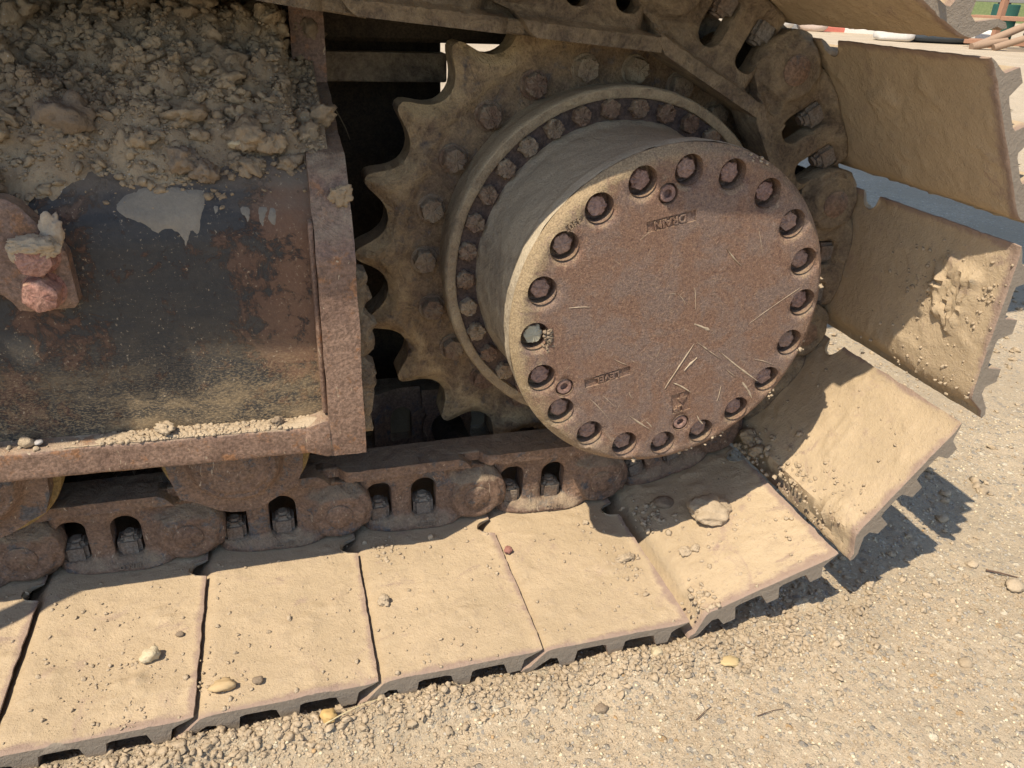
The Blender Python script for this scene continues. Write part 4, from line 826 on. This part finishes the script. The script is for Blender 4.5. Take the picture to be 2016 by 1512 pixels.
bag(14.35, 16.5, .95, .30, 'crumpled white sheet left of the black tarp', M_white, 'plastic_sheet', 'sheet', 9); bag(15.3, 16.2, 1.5, .36, 'crumpled black tarp roll lying on the yard', M_tarp, 'tarp_roll', 'tarp', 10); bag(16.3, 15.8, 1.1, .34, 'white plastic sack right of the black tarp', M_white, 'plastic_sack', 'sack', 11)
rk = thing('pipe_rack', 'rusty orange steel rack in front of green drums', 'rack', loc=(15.35, 14.5, gnd(15.35, 14.5)))
for x, y in ((0, 0), (.75, -.62), (.5, .45), (1.25, -.15)): obj('post', bm_mesh('post', box(x - .055, x + .055, y - .055, y + .055, 0, 1.30, .006, 1)), M_orange, rk)
for z in (.12, .62, 1.08):
    for (xa, ya), (xb, yb) in (((-.45, .36), (1.2, -1.0)), ((.1, .8), (1.7, -.5))):
        L = math.hypot(xb - xa, yb - ya); obj('rail', bm_mesh('rail', box(-L / 2, L / 2, -.05, .05, -.045, .045, .006, 1)), M_orange, rk, Matrix.Translation(((xa + xb) / 2, (ya + yb) / 2, z)) @ Matrix.Rotation(math.atan2(yb - ya, xb - xa), 4, 'Z'))
for i in range(6):
    x, y = 16.6 + .62 * i, 15.6 - .52 * i; dz = gnd(x, y)
    d_ = thing('drum', ['green drum behind the rack at its left', 'dark green drum second behind the rack', 'teal drum third behind the rack', 'green drum right of the rack', 'dark drum beyond the right edge', 'teal drum beyond the right edge'][i], 'drum', 'drums behind the rack', loc=(x, y, dz))
    obj('barrel', (lambda m: m)(lathe([(0, -.0), (.29, 0)], 8)) if False else mesh_np('barrel', *(lambda A: (np.array([(r * math.cos(t), r * math.sin(t), z) for z, r in A for t in np.linspace(0, 2 * math.pi, 24, False)]), np.array([(m * 24 + q, m * 24 + (q + 1) % 24, (m + 1) * 24 + (q + 1) % 24, (m + 1) * 24 + q) for m in range(len(A) - 1) for q in range(24)])))([(0, .28), (.02, .29), (.29, .285), (.30, .30), (.32, .285), (.58, .285), (.60, .30), (.62, .285), (.88, .29), (.90, .28), (.90, .001)]), True), [M_green, M_tarp][i % 2], d_)
def rod(a, b, r, label, mat):
    a = Vector(a); b = Vector(b); bm = bmesh.new(); bmesh.ops.create_cone(bm, cap_ends=True, segments=14, radius1=r, radius2=r * .85, depth=(b - a).length); me = bm_mesh('old_pipe', bm, 40)
    return thing('old_pipe', label, 'pipe', None, me, mat, Matrix.Translation((a + b) / 2) @ (b - a).to_track_quat('Z', 'Y').to_matrix().to_4x4())
mo = plain('pipe_brown', (.30, .20, .13)); g0 = gnd(15.2, 13.9)
rod((14.6, 13.7, g0 + .05), (16.6, 13.2, g0 + .75), .075, 'brown pipe leaning on the rack', mo); rod((14.4, 14.0, g0 + .05), (15.6, 13.7, g0 + .62), .09, 'dusty pipe piled left of the rack', mo); rod((14.2, 13.9, g0 + .05), (15.0, 13.8, g0 + .2), .08, 'short broken pipe on the ground before the rack', mo)
w = thing('wood_beam', 'weathered grey timber wall along the back of the yard', 'wall', me=bm_mesh('wood_beam', box(-9, 9, -.12, .12, .95, 1.30, .01, 1)), mat=plain('timber_grey', (.20, .19, .17)), M=Matrix.Translation((21.5, 14.8, gnd(21.5, 14.8))) @ Matrix.Rotation(-.75, 4, 'Z'))
p_ = thing('fence_post', 'dark post standing above the timber wall', 'post', me=bm_mesh('fence_post', box(-.12, .12, -.12, .12, 0, 3.2, .01, 1)), mat=M_post, M=Matrix.Translation((19.2, 18.2, gnd(19.2, 18.2))))
gy_ = thing('grass_bank', 'green grass bank beyond the timber wall', 'grass', me=bm_mesh('grass_bank', box(-60, 60, -6, 6, -1.5, 2.6, .9, 3)), mat=M_grass, M=Matrix.Translation((52, 42, 0)) @ Matrix.Rotation(-.75, 4, 'Z')); gy_['kind'] = 'structure'
